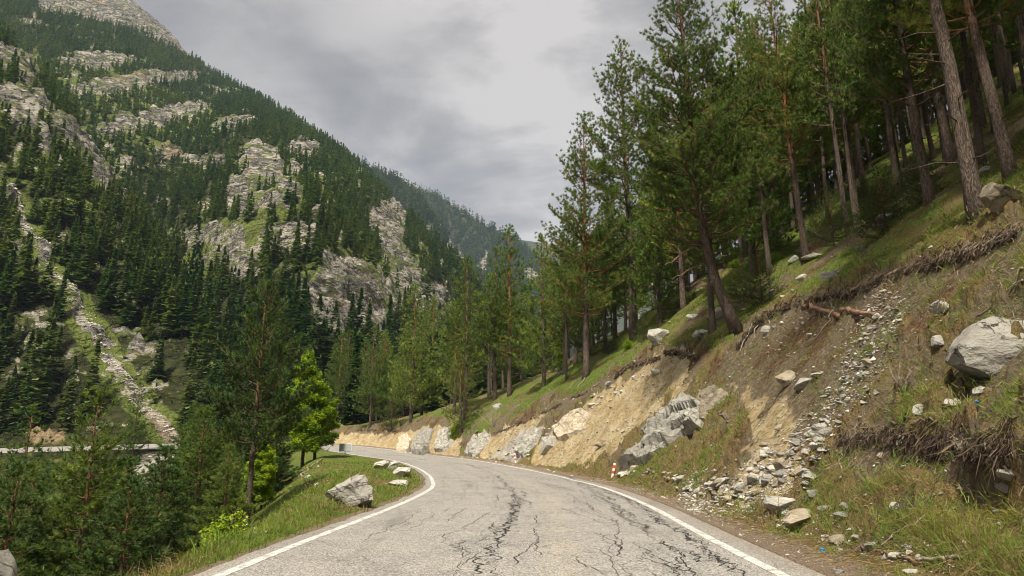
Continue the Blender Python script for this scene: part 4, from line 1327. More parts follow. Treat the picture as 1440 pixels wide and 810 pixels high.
LEAFY = leafy_geo(61, 9.0, .13, 2.6, .105, 330, [(0, 0, 1.0), (.9, .4, .72)])
LEAFY_S = leafy_geo(62, 3.0, .12, 1.1, .10, 120, [(0, 0, 1.0)])
BUSH = leafy_geo(63, 1.5, .08, .8, .07, 240, [(0, 0, 1.0), (.3, .1, .8), (-.25, .2, .7)])
tree_at(426, 655, 492, LEAFY, 'bright yellow-green young broadleaf tree with two dark stems above the verge', cat='broadleaf tree', name='broadleaf_tree', rotz=.3, fat=1.05)
tree_by_top(372, 590, 42, LEAFY, 'lower bright green leafy tree between the tall pine and the yellow-green tree', 2.0, .9, cat='broadleaf tree', name='broadleaf_tree')
tree_by_top(322, 708, 21, BUSH, 'light green leafy shrub under the tall spreading pine', cat='shrub', name='shrub')
tree_at(790, 520, 478, LEAFY_S, 'small bright green sapling left of the orange-trunked pine', cat='broadleaf tree', name='sapling')
tree_at(640, 616, 590, BUSH, 'yellow-green shrub on the rocks at the foot of the young dense pine', cat='shrub', name='shrub')

# the pine wood on the right slope
def scatter_wood(n, xr, yr, accept, mind, rng, tries=60000):
    out = []
    P = np.array(TREE_XY) if TREE_XY else np.zeros((0, 2))
    cand = np.stack([rng.uniform(*xr, tries), rng.uniform(*yr, tries)], 1)
    z, s, o, t, up = base_height(cand[:, 0], cand[:, 1])
    px, py = project(cand[:, 0], cand[:, 1], z)
    ok = accept(cand, z, s, o, t, up, px, py)
    for i in np.where(ok)[0]:
        if len(out) >= n: break
        c = cand[i]
        if len(P) and ((P - c) ** 2).sum(1).min() < mind ** 2: continue
        P = np.vstack([P, c]); out.append((c[0], c[1], z[i], s[i], o[i], px[i], py[i]))
    return out


rt = np.random.default_rng(77)
wood = scatter_wood(128, (2, 95), (14, 105), lambda c, z, s, o, t, up, px, py: (up > 1.5) & (s > 10) & (px > 560) & (px < 1900) & (py > -60) & (py < 600) & (up < 55) &
                    ~((px > 870) & (px < 1010) & (up < 6)) & ~((px > 800) & (px < 1250) & (up < 3.0)), 2.7, rt)
for x, y, z, s, o, px, py in wood:
    D = math.hypot(x, y)
    if D < 36:
        pr = NEAR[int(rt.choice([1, 3, 4, 3, 0] if px < 1080 else [0, 1, 2, 4, 2]))]  # left edge of the wood gets more crowns with the painted sunlit tone
    else:
        pr = MID[int(rt.choice([0, 2, 0, 4, 3] if px > 800 else [0, 1, 2, 3, 4]))]
    H = rt.uniform(15.5, 22) * (1 if px > 880 else .80)
    z0 = float(ground_z(x, y)[0])
    lab = 'pine of the wood on the right slope' if px > 800 else 'pine on the hillside above the far bend'
    grp = 'pines in the wood on the right slope' if px > 800 else 'pines on the hillside above the far bend'
    add_tree(pr, x, y, z0 - .1, H / pr['H'], lab, rotz=rt.uniform(0, 6.3), tilt=(rt.normal(0, .02), rt.normal(-.02, .02)), group=grp, fat=rt.uniform(.85, 1.1))
print('wood', len(wood))

# pines just outside the frame on the right, whose crowns reach into it
for (x, y) in [(13.5, 10.0), (16.5, 14.5)]:
    z0 = float(ground_z(x, y)[0])
    add_tree(NEAR[int(rt.integers(0, 3))], x, y, z0, rt.uniform(.9, 1.05), 'pine of the wood on the right slope', rotz=rt.uniform(0, 6), tilt=(0, -.05), group='pines in the wood on the right slope')

# the bend's outer hillside, px 480-720
bend = scatter_wood(34, (-48, 2), (62, 150), lambda c, z, s, o, t, up, px, py: (o > EDGE_R + 3.5) & (up > .8) & (px > 470) & (px < 760) & (s < 135), 3.3, rt)
for x, y, z, s, o, px, py in bend:
    pr = MID[int(rt.choice([0, 1, 2, 3, 3, 1]))]
    add_tree(pr, x, y, float(ground_z(x, y)[0]) - .1, rt.uniform(.85, 1.2), 'pine on the hillside above the far bend', rotz=rt.uniform(0, 6.3), group='pines on the hillside above the far bend', fat=rt.uniform(.9, 1.15))

slim = scatter_wood(46, (6, 60), (12, 75), lambda c, z, s, o, t, up, px, py: (up > 2.5) & (up < 34) & (px > 1060) & (px < 1470) & (py > 60), 1.9, rt)
for x, y, z, s, o, px, py in slim:
    pr = NEAR[int(rt.choice([2, 4, 0]))] if math.hypot(x, y) < 32 else MID[4]
    add_tree(pr, x, y, float(ground_z(x, y)[0]) - .1, rt.uniform(.85, 1.05) * 18 / pr['H'], 'pine of the wood on the right slope', rotz=rt.uniform(0, 6.3), tilt=(rt.normal(0, .015), rt.normal(-.01, .015)), group='pines in the wood on the right slope', fat=rt.uniform(.62, .8))
und = scatter_wood(26, (4, 60), (16, 70), lambda c, z, s, o, t, up, px, py: (up > 3) & (up < 26) & (px > 820) & (px < 1440) & (py > 60), 2.0, rt)
for x, y, z, s, o, px, py in und:
    i_ = int(rt.integers(0, 3))
    add_tree(SPRUCE[i_] if i_ < 2 else BUSH, x, y, float(ground_z(x, y)[0]) - .05, rt.uniform(.4, .9), 'young spruce of the undergrowth', cat='spruce' if i_ < 2 else 'shrub', name='young_spruce' if i_ < 2 else 'shrub', rotz=rt.uniform(0, 6), group='undergrowth on the right slope')
# ravine
def acc_rav(c, z, s, o, t, up, px, py):
    ew = np.interp(s, VERGE_S, VERGE_W)
    return (o < -EDGE_L - ew - 2.0) & (px > -140) & (px < 470) & (z < 0.5) & ~((px > 378) & (px < 480) & (c[:, 1] < 75)) & ~((px > 175) & (px < 245) & (z > -9) & (np.hypot(c[:, 0], c[:, 1]) > 85))


back = scatter_wood(62, (5, 130), (20, 130), lambda c, z, s, o, t, up, px, py: (up > 24) & (up < 75) & (s < 62) & (px > 850) & (px < 1500) & (py > -200), 3.3, rt)
for x, y, z, s, o, px, py in back:
    pr = MID[int(rt.choice([1, 3, 4]))]
    add_tree(pr, x, y, float(ground_z(x, y)[0]) - .1, rt.uniform(.95, 1.3), 'pine of the wood on the right slope', rotz=rt.uniform(0, 6.3), group='pines in the wood on the right slope', fat=rt.uniform(1.0, 1.25))
rav = scatter_wood(78, (-95, -8), (16, 114), acc_rav, 3.1, rt)
for x, y, z, s, o, px, py in rav:
    D = math.hypot(x, y)
    lim = 632 if px < 250 else 560
    lim += rt.uniform(4, 50)
    top = CAM_H + px_ab(px, lim)[1] * y
    z0 = float(ground_z(x, y)[0])
    H = min(top - z0, rt.uniform(10, 15))
    if H < 3: continue
    pr = LEFT[int(rt.choice([0, 1, 1]))] if D < 60 else MID[int(rt.choice([1, 3]))]
    add_tree(pr, x, y, z0 - .1, H / pr['H'], 'dark green pine in the ravine below the road', rotz=rt.uniform(0, 6.3), group='pines in the ravine', fat=float(np.clip(14 / H, 1, 1.6)))
print('ravine', len(rav), 'bend', len(bend), 'trees', N_TREES)

# mountain forest: the nearest ones singly, the rest as one mass
cell = 4.1
gx, gy = np.meshgrid(np.arange(-1250, 260, cell), np.arange(118, 1160, cell))
gx = (gx + rt.uniform(-.5, .5, gx.shape) * cell).ravel(); gy = (gy + rt.uniform(-.5, .5, gy.shape) * cell).ravel()
m = (gx / gy > -.98) & (gx / gy < .10)
gx, gy = gx[m], gy[m]
z, s, o, t, up, dirt, sand, rock, gf = terrain(gx, gy, True)
px, py = project(gx, gy, z)
r = np.hypot(gx, gy)
tl = np.interp(px, [-400, 0, 60, 90, 150, 200, 262, 280], [-100, -40, 10, 18, 32, 44, 80, -100])
keep = (px > -90) & (px < 790) & (py > -60) & (py < 650) & (o > EDGE_R + 2.5)
keep &= ~((s < 122) & (up < 3)) & (py > tl)
dens = 1.0 - .93 * sstep(rock, .25, .6) - .30 * gf
clump = fbm(gx / 30, gy / 30, 3, 401)
dens *= np.clip(1.05 + 1.6 * clump, .25, 1.2)
chd = poly_dist(px, py, CHUTE)
dens = np.where(chd < np.interp(py, [200, 620], [10, 22]), 0, dens)
dens = np.where((px - np.interp(py, [262, 622], [0, 245]) < 0) & (chd < np.interp(py, [200, 400, 520, 620], [8, 26, 42, 30])), dens * .12, dens)
dens *= np.interp(r, [120, 300, 1000], [1.0, .85, .70])
keep &= rt.uniform(0, 1, len(gx)) < dens
keep &= ~((r < 170) & (px > 95) & (px < 250) & (py > 585))
gx, gy, z, px, py, r, s, o = [q[keep] for q in (gx, gy, z, px, py, r, s, o)]
# out of sight behind the near crest or the frame: skip what the ridge hides
order = np.argsort(r)
gx, gy, z, px, py, r = [q[order] for q in (gx, gy, z, px, py, r)]
n_single = max(6, 330 - N_TREES)
inview = (px > -30) & (px < 720)
single = np.where(inview)[0][:n_single]
rest = np.ones(len(gx), bool); rest[single] = False
hf = rt.uniform(.50, 1.18, len(gx)) * np.where(rt.uniform(0, 1, len(gx)) < .12, .6, 1)
for i in single:
    dead = (rt.random() < .06)
    pr = DEAD[0] if dead else FAR[int(rt.integers(0, 4))]
    add_tree(pr, gx[i], gy[i], z[i] - .3, hf[i] * 1.15 * (14 / pr['H']), 'bare grey dead conifer standing among the green ones by the distant road' if dead else 'conifer on the lower slope above the distant road',
             cat='dead tree' if dead else 'pine tree', name='dead_tree' if dead else 'pine_tree', rotz=rt.uniform(0, 6.3), fat=rt.uniform(.95, 1.25),
             group='dead conifers on the lower slope' if dead else 'conifers on the lower slope')
print('mountain trees', len(gx), 'single', len(single), 'trees', N_TREES)


def cheap_conifers(X, Y, Z, Hh, k, rng, width=.235):
    """a mass of conifers: k ragged bough triangles each plus a slim trunk"""
    n = len(X)
    u = (rng.uniform(0, 1, (n, k)) ** 1.25) * .92 + .06
    u[:, 0] = .95; u[:, 1] = .88
    az = rng.uniform(0, 2 * math.pi, (n, k))
    width = width * np.where(rng.uniform(0, 1, n) < .15, 1.5, rng.uniform(.8, 1.2, n))[:, None]
    Rw = Hh[:, None] * width * 1.12 * (1 - u) ** 1.0 * rng.uniform(.55, 1.15, (n, k)) + .10 * Hh[:, None] / 12
    zc = Z[:, None] + Hh[:, None] * u
    cx = X[:, None] + np.cos(az) * Rw * .45; cy = Y[:, None] + np.sin(az) * Rw * .45
    size = Hh[:, None] * (.055 + .10 * (1 - u)) * (42 / k) ** .35
    C = np.stack([cx, cy, zc], -1)
    out = np.stack([np.cos(az), np.sin(az), rng.uniform(-.25, .45, (n, k))], -1)
    tan = np.stack([-np.sin(az), np.cos(az), rng.normal(0, .15, (n, k))], -1)
    v0 = C + out * size[..., None] * .95
    v1 = C - out * size[..., None] * .6 + tan * size[..., None] * .75 + np.array([0, 0, .3]) * size[..., None]
    v2 = C - out * size[..., None] * .6 - tan * size[..., None] * .75 + np.array([0, 0, .1]) * size[..., None]
    V = np.stack([v0, v1, v2], 2).reshape(-1, 3)
    tint = np.repeat(np.clip(.45 + .27 * rng.normal(0, 1, n) + 1.3 * fbm(X / 45, Y / 45, 3, 411), 0, 1.15), k * 3)
    # pointed leader
    L = np.stack([np.stack([X - .04 * Hh, Y, Z + .8 * Hh], -1), np.stack([X + .04 * Hh, Y + .02 * Hh, Z + .8 * Hh], -1), np.stack([X, Y, Z + Hh * 1.03], -1)], 1).reshape(-1, 3)
    Tr = np.stack([np.stack([X - .013 * Hh, Y, Z - .5], -1), np.stack([X + .013 * Hh, Y, Z - .5], -1), np.stack([X, Y - .01 * Hh, Z + .6 * Hh], -1)], 1).reshape(-1, 3)
    V = np.vstack([V, L, Tr])
    tint = np.concatenate([tint, np.full(len(L), .4), np.full(len(Tr), .4)])
    F = np.arange(len(V)).reshape(-1, 3)
    mi = np.concatenate([np.zeros(n * k), np.zeros(n), np.ones(n)]).astype(int)
    return V, F, tint, mi


parts = []
zone = [(0, 260, 170), (260, 420, 74), (420, 1500, 36)]
for a_, b_, k in zone:
    q = rest & (r >= a_) & (r < b_)
    if q.any():
        parts.append(cheap_conifers(gx[q], gy[q], z[q] - .4, 14.0 * hf[q] * np.interp(r[q], [150, 300, 900], [1.12, .85, .80]), k, rt))
sx, sy = np.meshgrid(np.arange(-1150, 230, 6.5), np.arange(122, 900, 6.5))
sx = (sx + rt.uniform(-3, 3, sx.shape)).ravel(); sy = (sy + rt.uniform(-3, 3, sy.shape)).ravel()
q = (sx / sy > -.9) & (sx / sy < .05); sx, sy = sx[q], sy[q]
sz, ss_, so_, st_, su_, sd2, ssa, srk, sgf = terrain(sx, sy, True)
spx, spy = project(sx, sy, sz)
q = (spx > -60) & (spx < 760) & (spy > -20) & (spy < 640) & (so_ > EDGE_R + 4) & (rt.uniform(0, 1, len(sx)) < .62 - .42 * srk) & (poly_dist(spx, spy, CHUTE) > np.interp(spy, [200, 620], [7, 13]))
parts.append(cheap_conifers(sx[q], sy[q], sz[q] - .2, rt.uniform(1.6, 5.0, q.sum()), 16, rt, .34))
for ri, (X, Y, Z, rk) in enumerate(RIDGES[:2]):
    nn = [9000, 8000][ri]
    ii = rt.integers(0, X.shape[0] - 14, nn) ; ii = np.clip((rt.uniform(0, 1, nn) ** .6 * 110).astype(int), 0, 109)
    jj = rt.integers(0, X.shape[1], nn)
    ok = rk[ii, jj] < .35
    ii, jj = ii[ok], jj[ok]
    n_ = len(ii)
    parts.append(cheap_conifers(X[ii, jj] + rt.normal(0, 2, n_), Y[ii, jj], Z[ii, jj] - .5, rt.uniform(11, 19, n_) * (1 + .25 * ri), 12, rt, .22))
Vs, Fs, Ts, Ms, off_ = [], [], [], [], 0
for V, F, T_, mi in parts:
    Vs.append(V); Fs.append(F + off_); Ts.append(T_); Ms.append(mi); off_ += len(V)
V = np.vstack(Vs)
me = tri_mesh('distant_forest', V, np.vstack(Fs), [M['forest'], M['bark']], {'tint': np.concatenate(Ts), 'h': np.full(len(V), .1)}, mat_idx=np.concatenate(Ms))
o_ = link('distant_forest', me, kind='stuff', label='dark conifer forest covering the far mountainsides', category='forest')
print('forest tris', len(V) // 3)

# ------------------------------------------------------------------ grass
def blades(P, Dn, L, W, rng, segs=2):
    n = len(P)
    side = norm(np.cross(Dn, rng.normal(0, 1, (n, 3))))
    curl = rng.normal(0, .35, (n, 3)); curl[:, 2] = -abs(curl[:, 2]) * .8
    mid = P + Dn * (L * .55)[:, None]
    tip = P + norm(Dn + curl) * L[:, None]
    w = W[:, None]
    V = np.stack([P - side * w / 2, P + side * w / 2, mid + side * w * .38, mid - side * w * .38, tip], 1).reshape(-1, 3)
    b = np.arange(n)[:, None] * 5
    F = np.concatenate([b + [0, 1, 2], b + [0, 2, 3], b + [3, 2, 4]], 0)
    return V, F


rg = np.random.default_rng(99)


def normals_at(x, y, e=.12):
    z0 = terrain(x, y); zx = terrain(x + e, y); zy = terrain(x, y + e)
    n = np.stack([-(zx - z0) / e, -(zy - z0) / e, np.ones_like(z0)], 1)
    return norm(n), z0


def grow(n_clump, r0, r1, per, accept, rng, lmin, lmax, straw_bias, azr=(-40, 40), downhill=.35):
    rr = np.exp(rng.uniform(math.log(r0), math.log(r1), n_clump)); aa = np.radians(rng.uniform(*azr, n_clump))
    x, y = rr * np.sin(aa), rr * np.cos(aa)
    z, s, o, t, up, dirt, sand, rock, gf = terrain(x, y, True)
    keep = accept(x, y, z, s, o, t, up, dirt, sand, rock)
    keep &= rng.uniform(0, 1, n_clump) < np.clip(1.15 - .85 * dirt - 1.1 * sand - 1.2 * rock, 0.0, 1)
    x, y, rr, s, o = x[keep], y[keep], rr[keep], s[keep], o[keep]
    nn, z = normals_at(x, y)
    k = per
    X = np.repeat(np.stack([x, y, z], 1), k, 0); N = np.repeat(nn, k, 0); RR = np.repeat(rr, k)
    rad_ = (.05 + .0045 * RR)
    jit = rng.normal(0, 1, X.shape) * rad_[:, None]
    jit -= N * (jit * N).sum(1, keepdims=True)
    X = X + jit - N * .015
    out = norm(N * [1, 1, 0] + 1e-6)
    steep = (1 - N[:, 2])[:, None]
    Dn = norm(np.array([0, 0, 1.0]) * (1 - .3 * steep) + N * .4 + jit / rad_[:, None] * .45 + out * steep * downhill * 2 + rng.normal(0, .22, X.shape))
    cl = np.repeat(rng.uniform(.7, 1.3, len(x)), k)
    L = rng.uniform(lmin, lmax, len(X)) * cl
    W = np.maximum(.0055, RR * .00085) * rng.uniform(.7, 1.4, len(X))
    dryv = fbm(X[:, 0] / 1.8, X[:, 1] / 1.8, 3, 501) * 1.5 + straw_bias + rng.normal(0, .17, len(X))
    return blades(X, Dn, L, W, rng), dryv


GR = []
# left verge
acc_l = lambda x, y, z, s, o, t, up, d, sa, r: (o < -EDGE_L - .22) & (-o - EDGE_L < np.interp(s, VERGE_S, VERGE_W) + 4.0) & (z > -4) & (s < 95)
GR.append(grow(9500, 4.5, 55, 8, acc_l, rg, .07, .20, .36, (-40, -3)))
# tall tufts on the verge rim
acc_rim = lambda x, y, z, s, o, t, up, d, sa, r: (o < -EDGE_L - .5 * np.interp(s, VERGE_S, VERGE_W)) & (-o - EDGE_L < np.interp(s, VERGE_S, VERGE_W) + 2.0) & (s < 60)
GR.append(grow(2600, 5, 40, 9, acc_rim, rg, .16, .42, .42, (-40, -5)))
# right shoulder
acc_s = lambda x, y, z, s, o, t, up, d, sa, r: (o > EDGE_R + .42) & (o < EDGE_R + 1.7) & (fbm(x * 1.3, y * 1.3, 3, 503) + .25 * (o - EDGE_R) > .12)
GR.append(grow(5200, 5.5, 45, 8, acc_s, rg, .06, .16, .30, (-5, 40)))
# right cut face
acc_f = lambda x, y, z, s, o, t, up, d, sa, r: (o > EDGE_R + 1.0) & (up < .3) & (s < 70)
GR.append(grow(15000, 5.5, 62, 9, acc_f, rg, .09, .26, .35, (0, 42), .6))
# forest floor over the lip
acc_u = lambda x, y, z, s, o, t, up, d, sa, r: (o > EDGE_R + 1.0) & (up >= .2) & (up < 30)
GR.append(grow(9000, 10, 75, 8, acc_u, rg, .08, .22, .30, (-2, 42), .4))
for idx, (nm, mt, lab) in enumerate([('grass', M['grass'], 'green grass blades of the verges and banks'), ('dry_grass', M['straw'], 'dry straw coloured grass blades of the banks')]):
    Vs, Fs, off_ = [], [], 0
    for (V, F), dv in GR:
        sel = (dv > .5) if idx else (dv <= .5)
        Vq = V.reshape(-1, 5, 3)[sel].reshape(-1, 3)
        n = len(Vq) // 5
        b = np.arange(n)[:, None] * 5
        Fq = np.concatenate([b + [0, 1, 2], b + [0, 2, 3], b + [3, 2, 4]], 0)
        Vs.append(Vq); Fs.append(Fq + off_); off_ += len(Vq)
    link(nm, tri_mesh(nm, np.vstack(Vs), np.vstack(Fs), mt), kind='stuff')
    print(nm, off_ // 5)

# flat dead stalks lying over the cut face
n = 26000
rr = np.exp(rg.uniform(math.log(5.5), math.log(50), n)); aa = np.radians(rg.uniform(3, 42, n))
x, y = rr * np.sin(aa), rr * np.cos(aa)
z, s, o, t, up, d_, sa_, rk_, gf_ = terrain(x, y, True)
kp = (o > EDGE_R + .35) & (up < 1.0) & (rg.uniform(0, 1, n) < 1 - .8 * sa_)
x, y, rr = x[kp], y[kp], rr[kp]
nn, z = normals_at(x, y)
P = np.stack([x, y, z], 1) + nn * .02
rv = rg.normal(0, 1, P.shape) + np.array([-.5, 0, -.9]); rv -= nn * (rv * nn).sum(1, keepdims=True)
Dn = norm(norm(rv) + nn * rg.uniform(-.05, .25, (len(P), 1)))
V, F = blades(P, Dn, rg.uniform(.10, .34, len(P)), np.maximum(.005, rr * .0008), rg)
link('dead_stalks', tri_mesh('dead_stalks', V, F, M['straw']), kind='stuff')


# root and turf fringe, plus dark strands as painted shade, under every overhanging lip
def fringe(lines, per_px, lmin, lmax, rng, spread_px=4):
    Vs, Fs, off_ = [], [], 0
    for line in lines:
        pts = []
        L = np.concatenate([[0], np.cumsum([math.dist(a, b) for a, b in zip(line[:-1], line[1:])])])
        for u in np.arange(0, L[-1], 7):
            px = np.interp(u, L, [p[0] for p in line]); py = np.interp(u, L, [p[1] for p in line])
            h = hit(px, py)
            if h is not None: pts.append(h)
        pts = np.array(pts)
        if len(pts) < 2: continue
        n = int(L[-1] * per_px)
        q = rng.uniform(0, len(pts) - 1, n)
        i = np.clip(q.astype(int), 0, len(pts) - 2); f = (q - i)[:, None]
        step = np.linalg.norm(pts[i + 1] - pts[i], axis=1)
        ok = step < 1.8
        B = (pts[i] * (1 - f) + pts[i + 1] * f)[ok]
        dist = np.hypot(B[:, 0], B[:, 1])
        nx, zz = normals_at(B[:, 0], B[:, 1], .25)
        out = norm(nx * [1, 1, 0])
        B = B + rng.normal(0, .07, B.shape)
        B = B + out * .10; 
        zt = terrain(B[:, 0], B[:, 1]); B[:, 2] = np.maximum(zt + .03, B[:, 2] - .1)
        n = len(B)
        Dn = norm(np.array([0, 0, -1.0]) + out * rng.uniform(.15, .75, (n, 1)) + rng.normal(0, .42, (n, 3)))
        V, F = blades(B, Dn, rng.uniform(lmin, lmax, n) * rng.uniform(.5, 1.4, n), np.maximum(.008, dist * .0010) * rng.uniform(.6, 1.8, n), rng)
        Vs.append(V); Fs.append(F + off_); off_ += len(V)
    return np.vstack(Vs), np.vstack(Fs)


LIPS = [[(1440, 318), (1370, 345), (1300, 365), (1210, 402), (1150, 415), (1110, 425), (1070, 446), (1040, 485)],
        [(985, 500), (955, 492), (932, 492)], [(930, 500), (885, 512), (862, 530)], [(830, 548), (800, 560)],
        [(792, 566), (760, 582), (745, 588)], [(742, 590), (712, 603), (690, 608)], [(640, 606), (610, 602), (590, 600)], [(560, 604), (500, 604)],
        [(1182, 606), (1240, 600), (1300, 602), (1360, 608), (1440, 606)], [(1195, 612), (1260, 606), (1330, 608), (1440, 614)], [(1280, 625), (1350, 620), (1440, 622)]]
Va, Fa = fringe(LIPS[:-3], 8.0, .10, .36, rg); Vb, Fb_ = fringe(LIPS[-3:], 1.8, .10, .38, rg)
V = np.vstack([Va, Vb]); F = np.vstack([Fa, Fb_ + len(Va)])
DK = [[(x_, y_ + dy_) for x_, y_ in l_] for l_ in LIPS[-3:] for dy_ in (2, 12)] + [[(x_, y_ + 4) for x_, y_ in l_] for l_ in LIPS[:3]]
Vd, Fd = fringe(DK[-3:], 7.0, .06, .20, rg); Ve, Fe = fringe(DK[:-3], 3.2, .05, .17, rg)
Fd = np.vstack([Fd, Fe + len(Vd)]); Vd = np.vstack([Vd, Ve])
link('lip_shade_fringe', tri_mesh('lip_shade_fringe', Vd, Fd, M['fringe_shade']), kind='stuff')  # dark strands added to paint the shade below the lips
link('root_fringe', tri_mesh('root_fringe', V, F, M['roots']), kind='stuff')

# ------------------------------------------------------------------ rocks
import bmesh


def rock_mesh(seed, mat, sub=3, planes=13, squash=(1, 1, 1), rough=.05, name='rock'):
    rng = np.random.default_rng(seed)
    bm = bmesh.new(); bmesh.ops.create_icosphere(bm, subdivisions=sub, radius=1.0)
    co = np.array([v.co[:] for v in bm.verts])
    for _ in range(planes):
        n = norm(rng.normal(0, 1, 3)); d = rng.uniform(.42, .80)
        q = co @ n - d
        co = co - np.where(q > 0, q, 0)[:, None] * n * .97
    nz = fbm(co[:, 0] * 2 + co[:, 2] * 1.3 + seed, co[:, 1] * 2 - co[:, 2], 4, seed)
    nz2 = fbm(co[:, 0] * 7 + co[:, 2] * 4 + seed, co[:, 1] * 7 - co[:, 2] * 3, 3, seed + 9)
    lay = vnoise(co[:, 2] * 5 + co[:, 0] * 1.5 + seed, co[:, 1] * .6, seed) - .5
    co = co * (1 + rough * (2 * nz + 1.0 * nz2 + .9 * lay))[:, None] * np.array(squash)
    co /= np.abs(co).max(0)
    for v, c in zip(bm.verts, co): v.co = c
    me = bpy.data.meshes.new(name); bm.to_mesh(me); bm.free()
    me.materials.append(M[mat])
    me.shade_smooth() if sub >= 4 else None
    return me


ROCKS = {k: [rock_mesh(700 + i * 7 + j * 101, k, name='rock', sub=3) for i in range(6)] for j, k in enumerate(('rock', 'rock_grey', 'rock_tan', 'rock_brown'))}
BIG = {k: [rock_mesh(900 + i * 7 + j * 101, k, name='rock', sub=5, planes=18, rough=.085) for i in range(3)] for j, k in enumerate(('rock', 'rock_grey', 'rock_tan', 'rock_brown'))}
rr_ = np.random.default_rng(31)
N_ROCK = 0


def rock_at(px, py_bot, w, h, mat, label, group=None, cat='rock', name='rock', big=False, deep=.45, rotx=None, depth=None, var=None, dz=0, yaw=None):
    """w, h: size in photo pixels; py_bot: where it meets the ground"""
    global N_ROCK
    p = hit(px, py_bot)
    if p is None: return None
    x, y, z = p
    sc = y / 960.0
    W, H = w * sc / 2, h * sc / 2
    me = (BIG if big else ROCKS)[mat][int(rr_.integers(0, 3 if big else 6)) if var is None else var]
    N_ROCK += 1
    Dp = (depth * sc / 2) if depth else W * rr_.uniform(.7, 1.0)
    o = thing(name, label, cat, (x, y + Dp * .5, z + H * (1 - deep) + dz), (rr_.normal(0, .12), rr_.normal(0, .15) if rotx is None else rotx, rr_.uniform(-.5, .5) if yaw is None else yaw),
              (W * 1.05, Dp, H * 1.15), group, me)
    return o


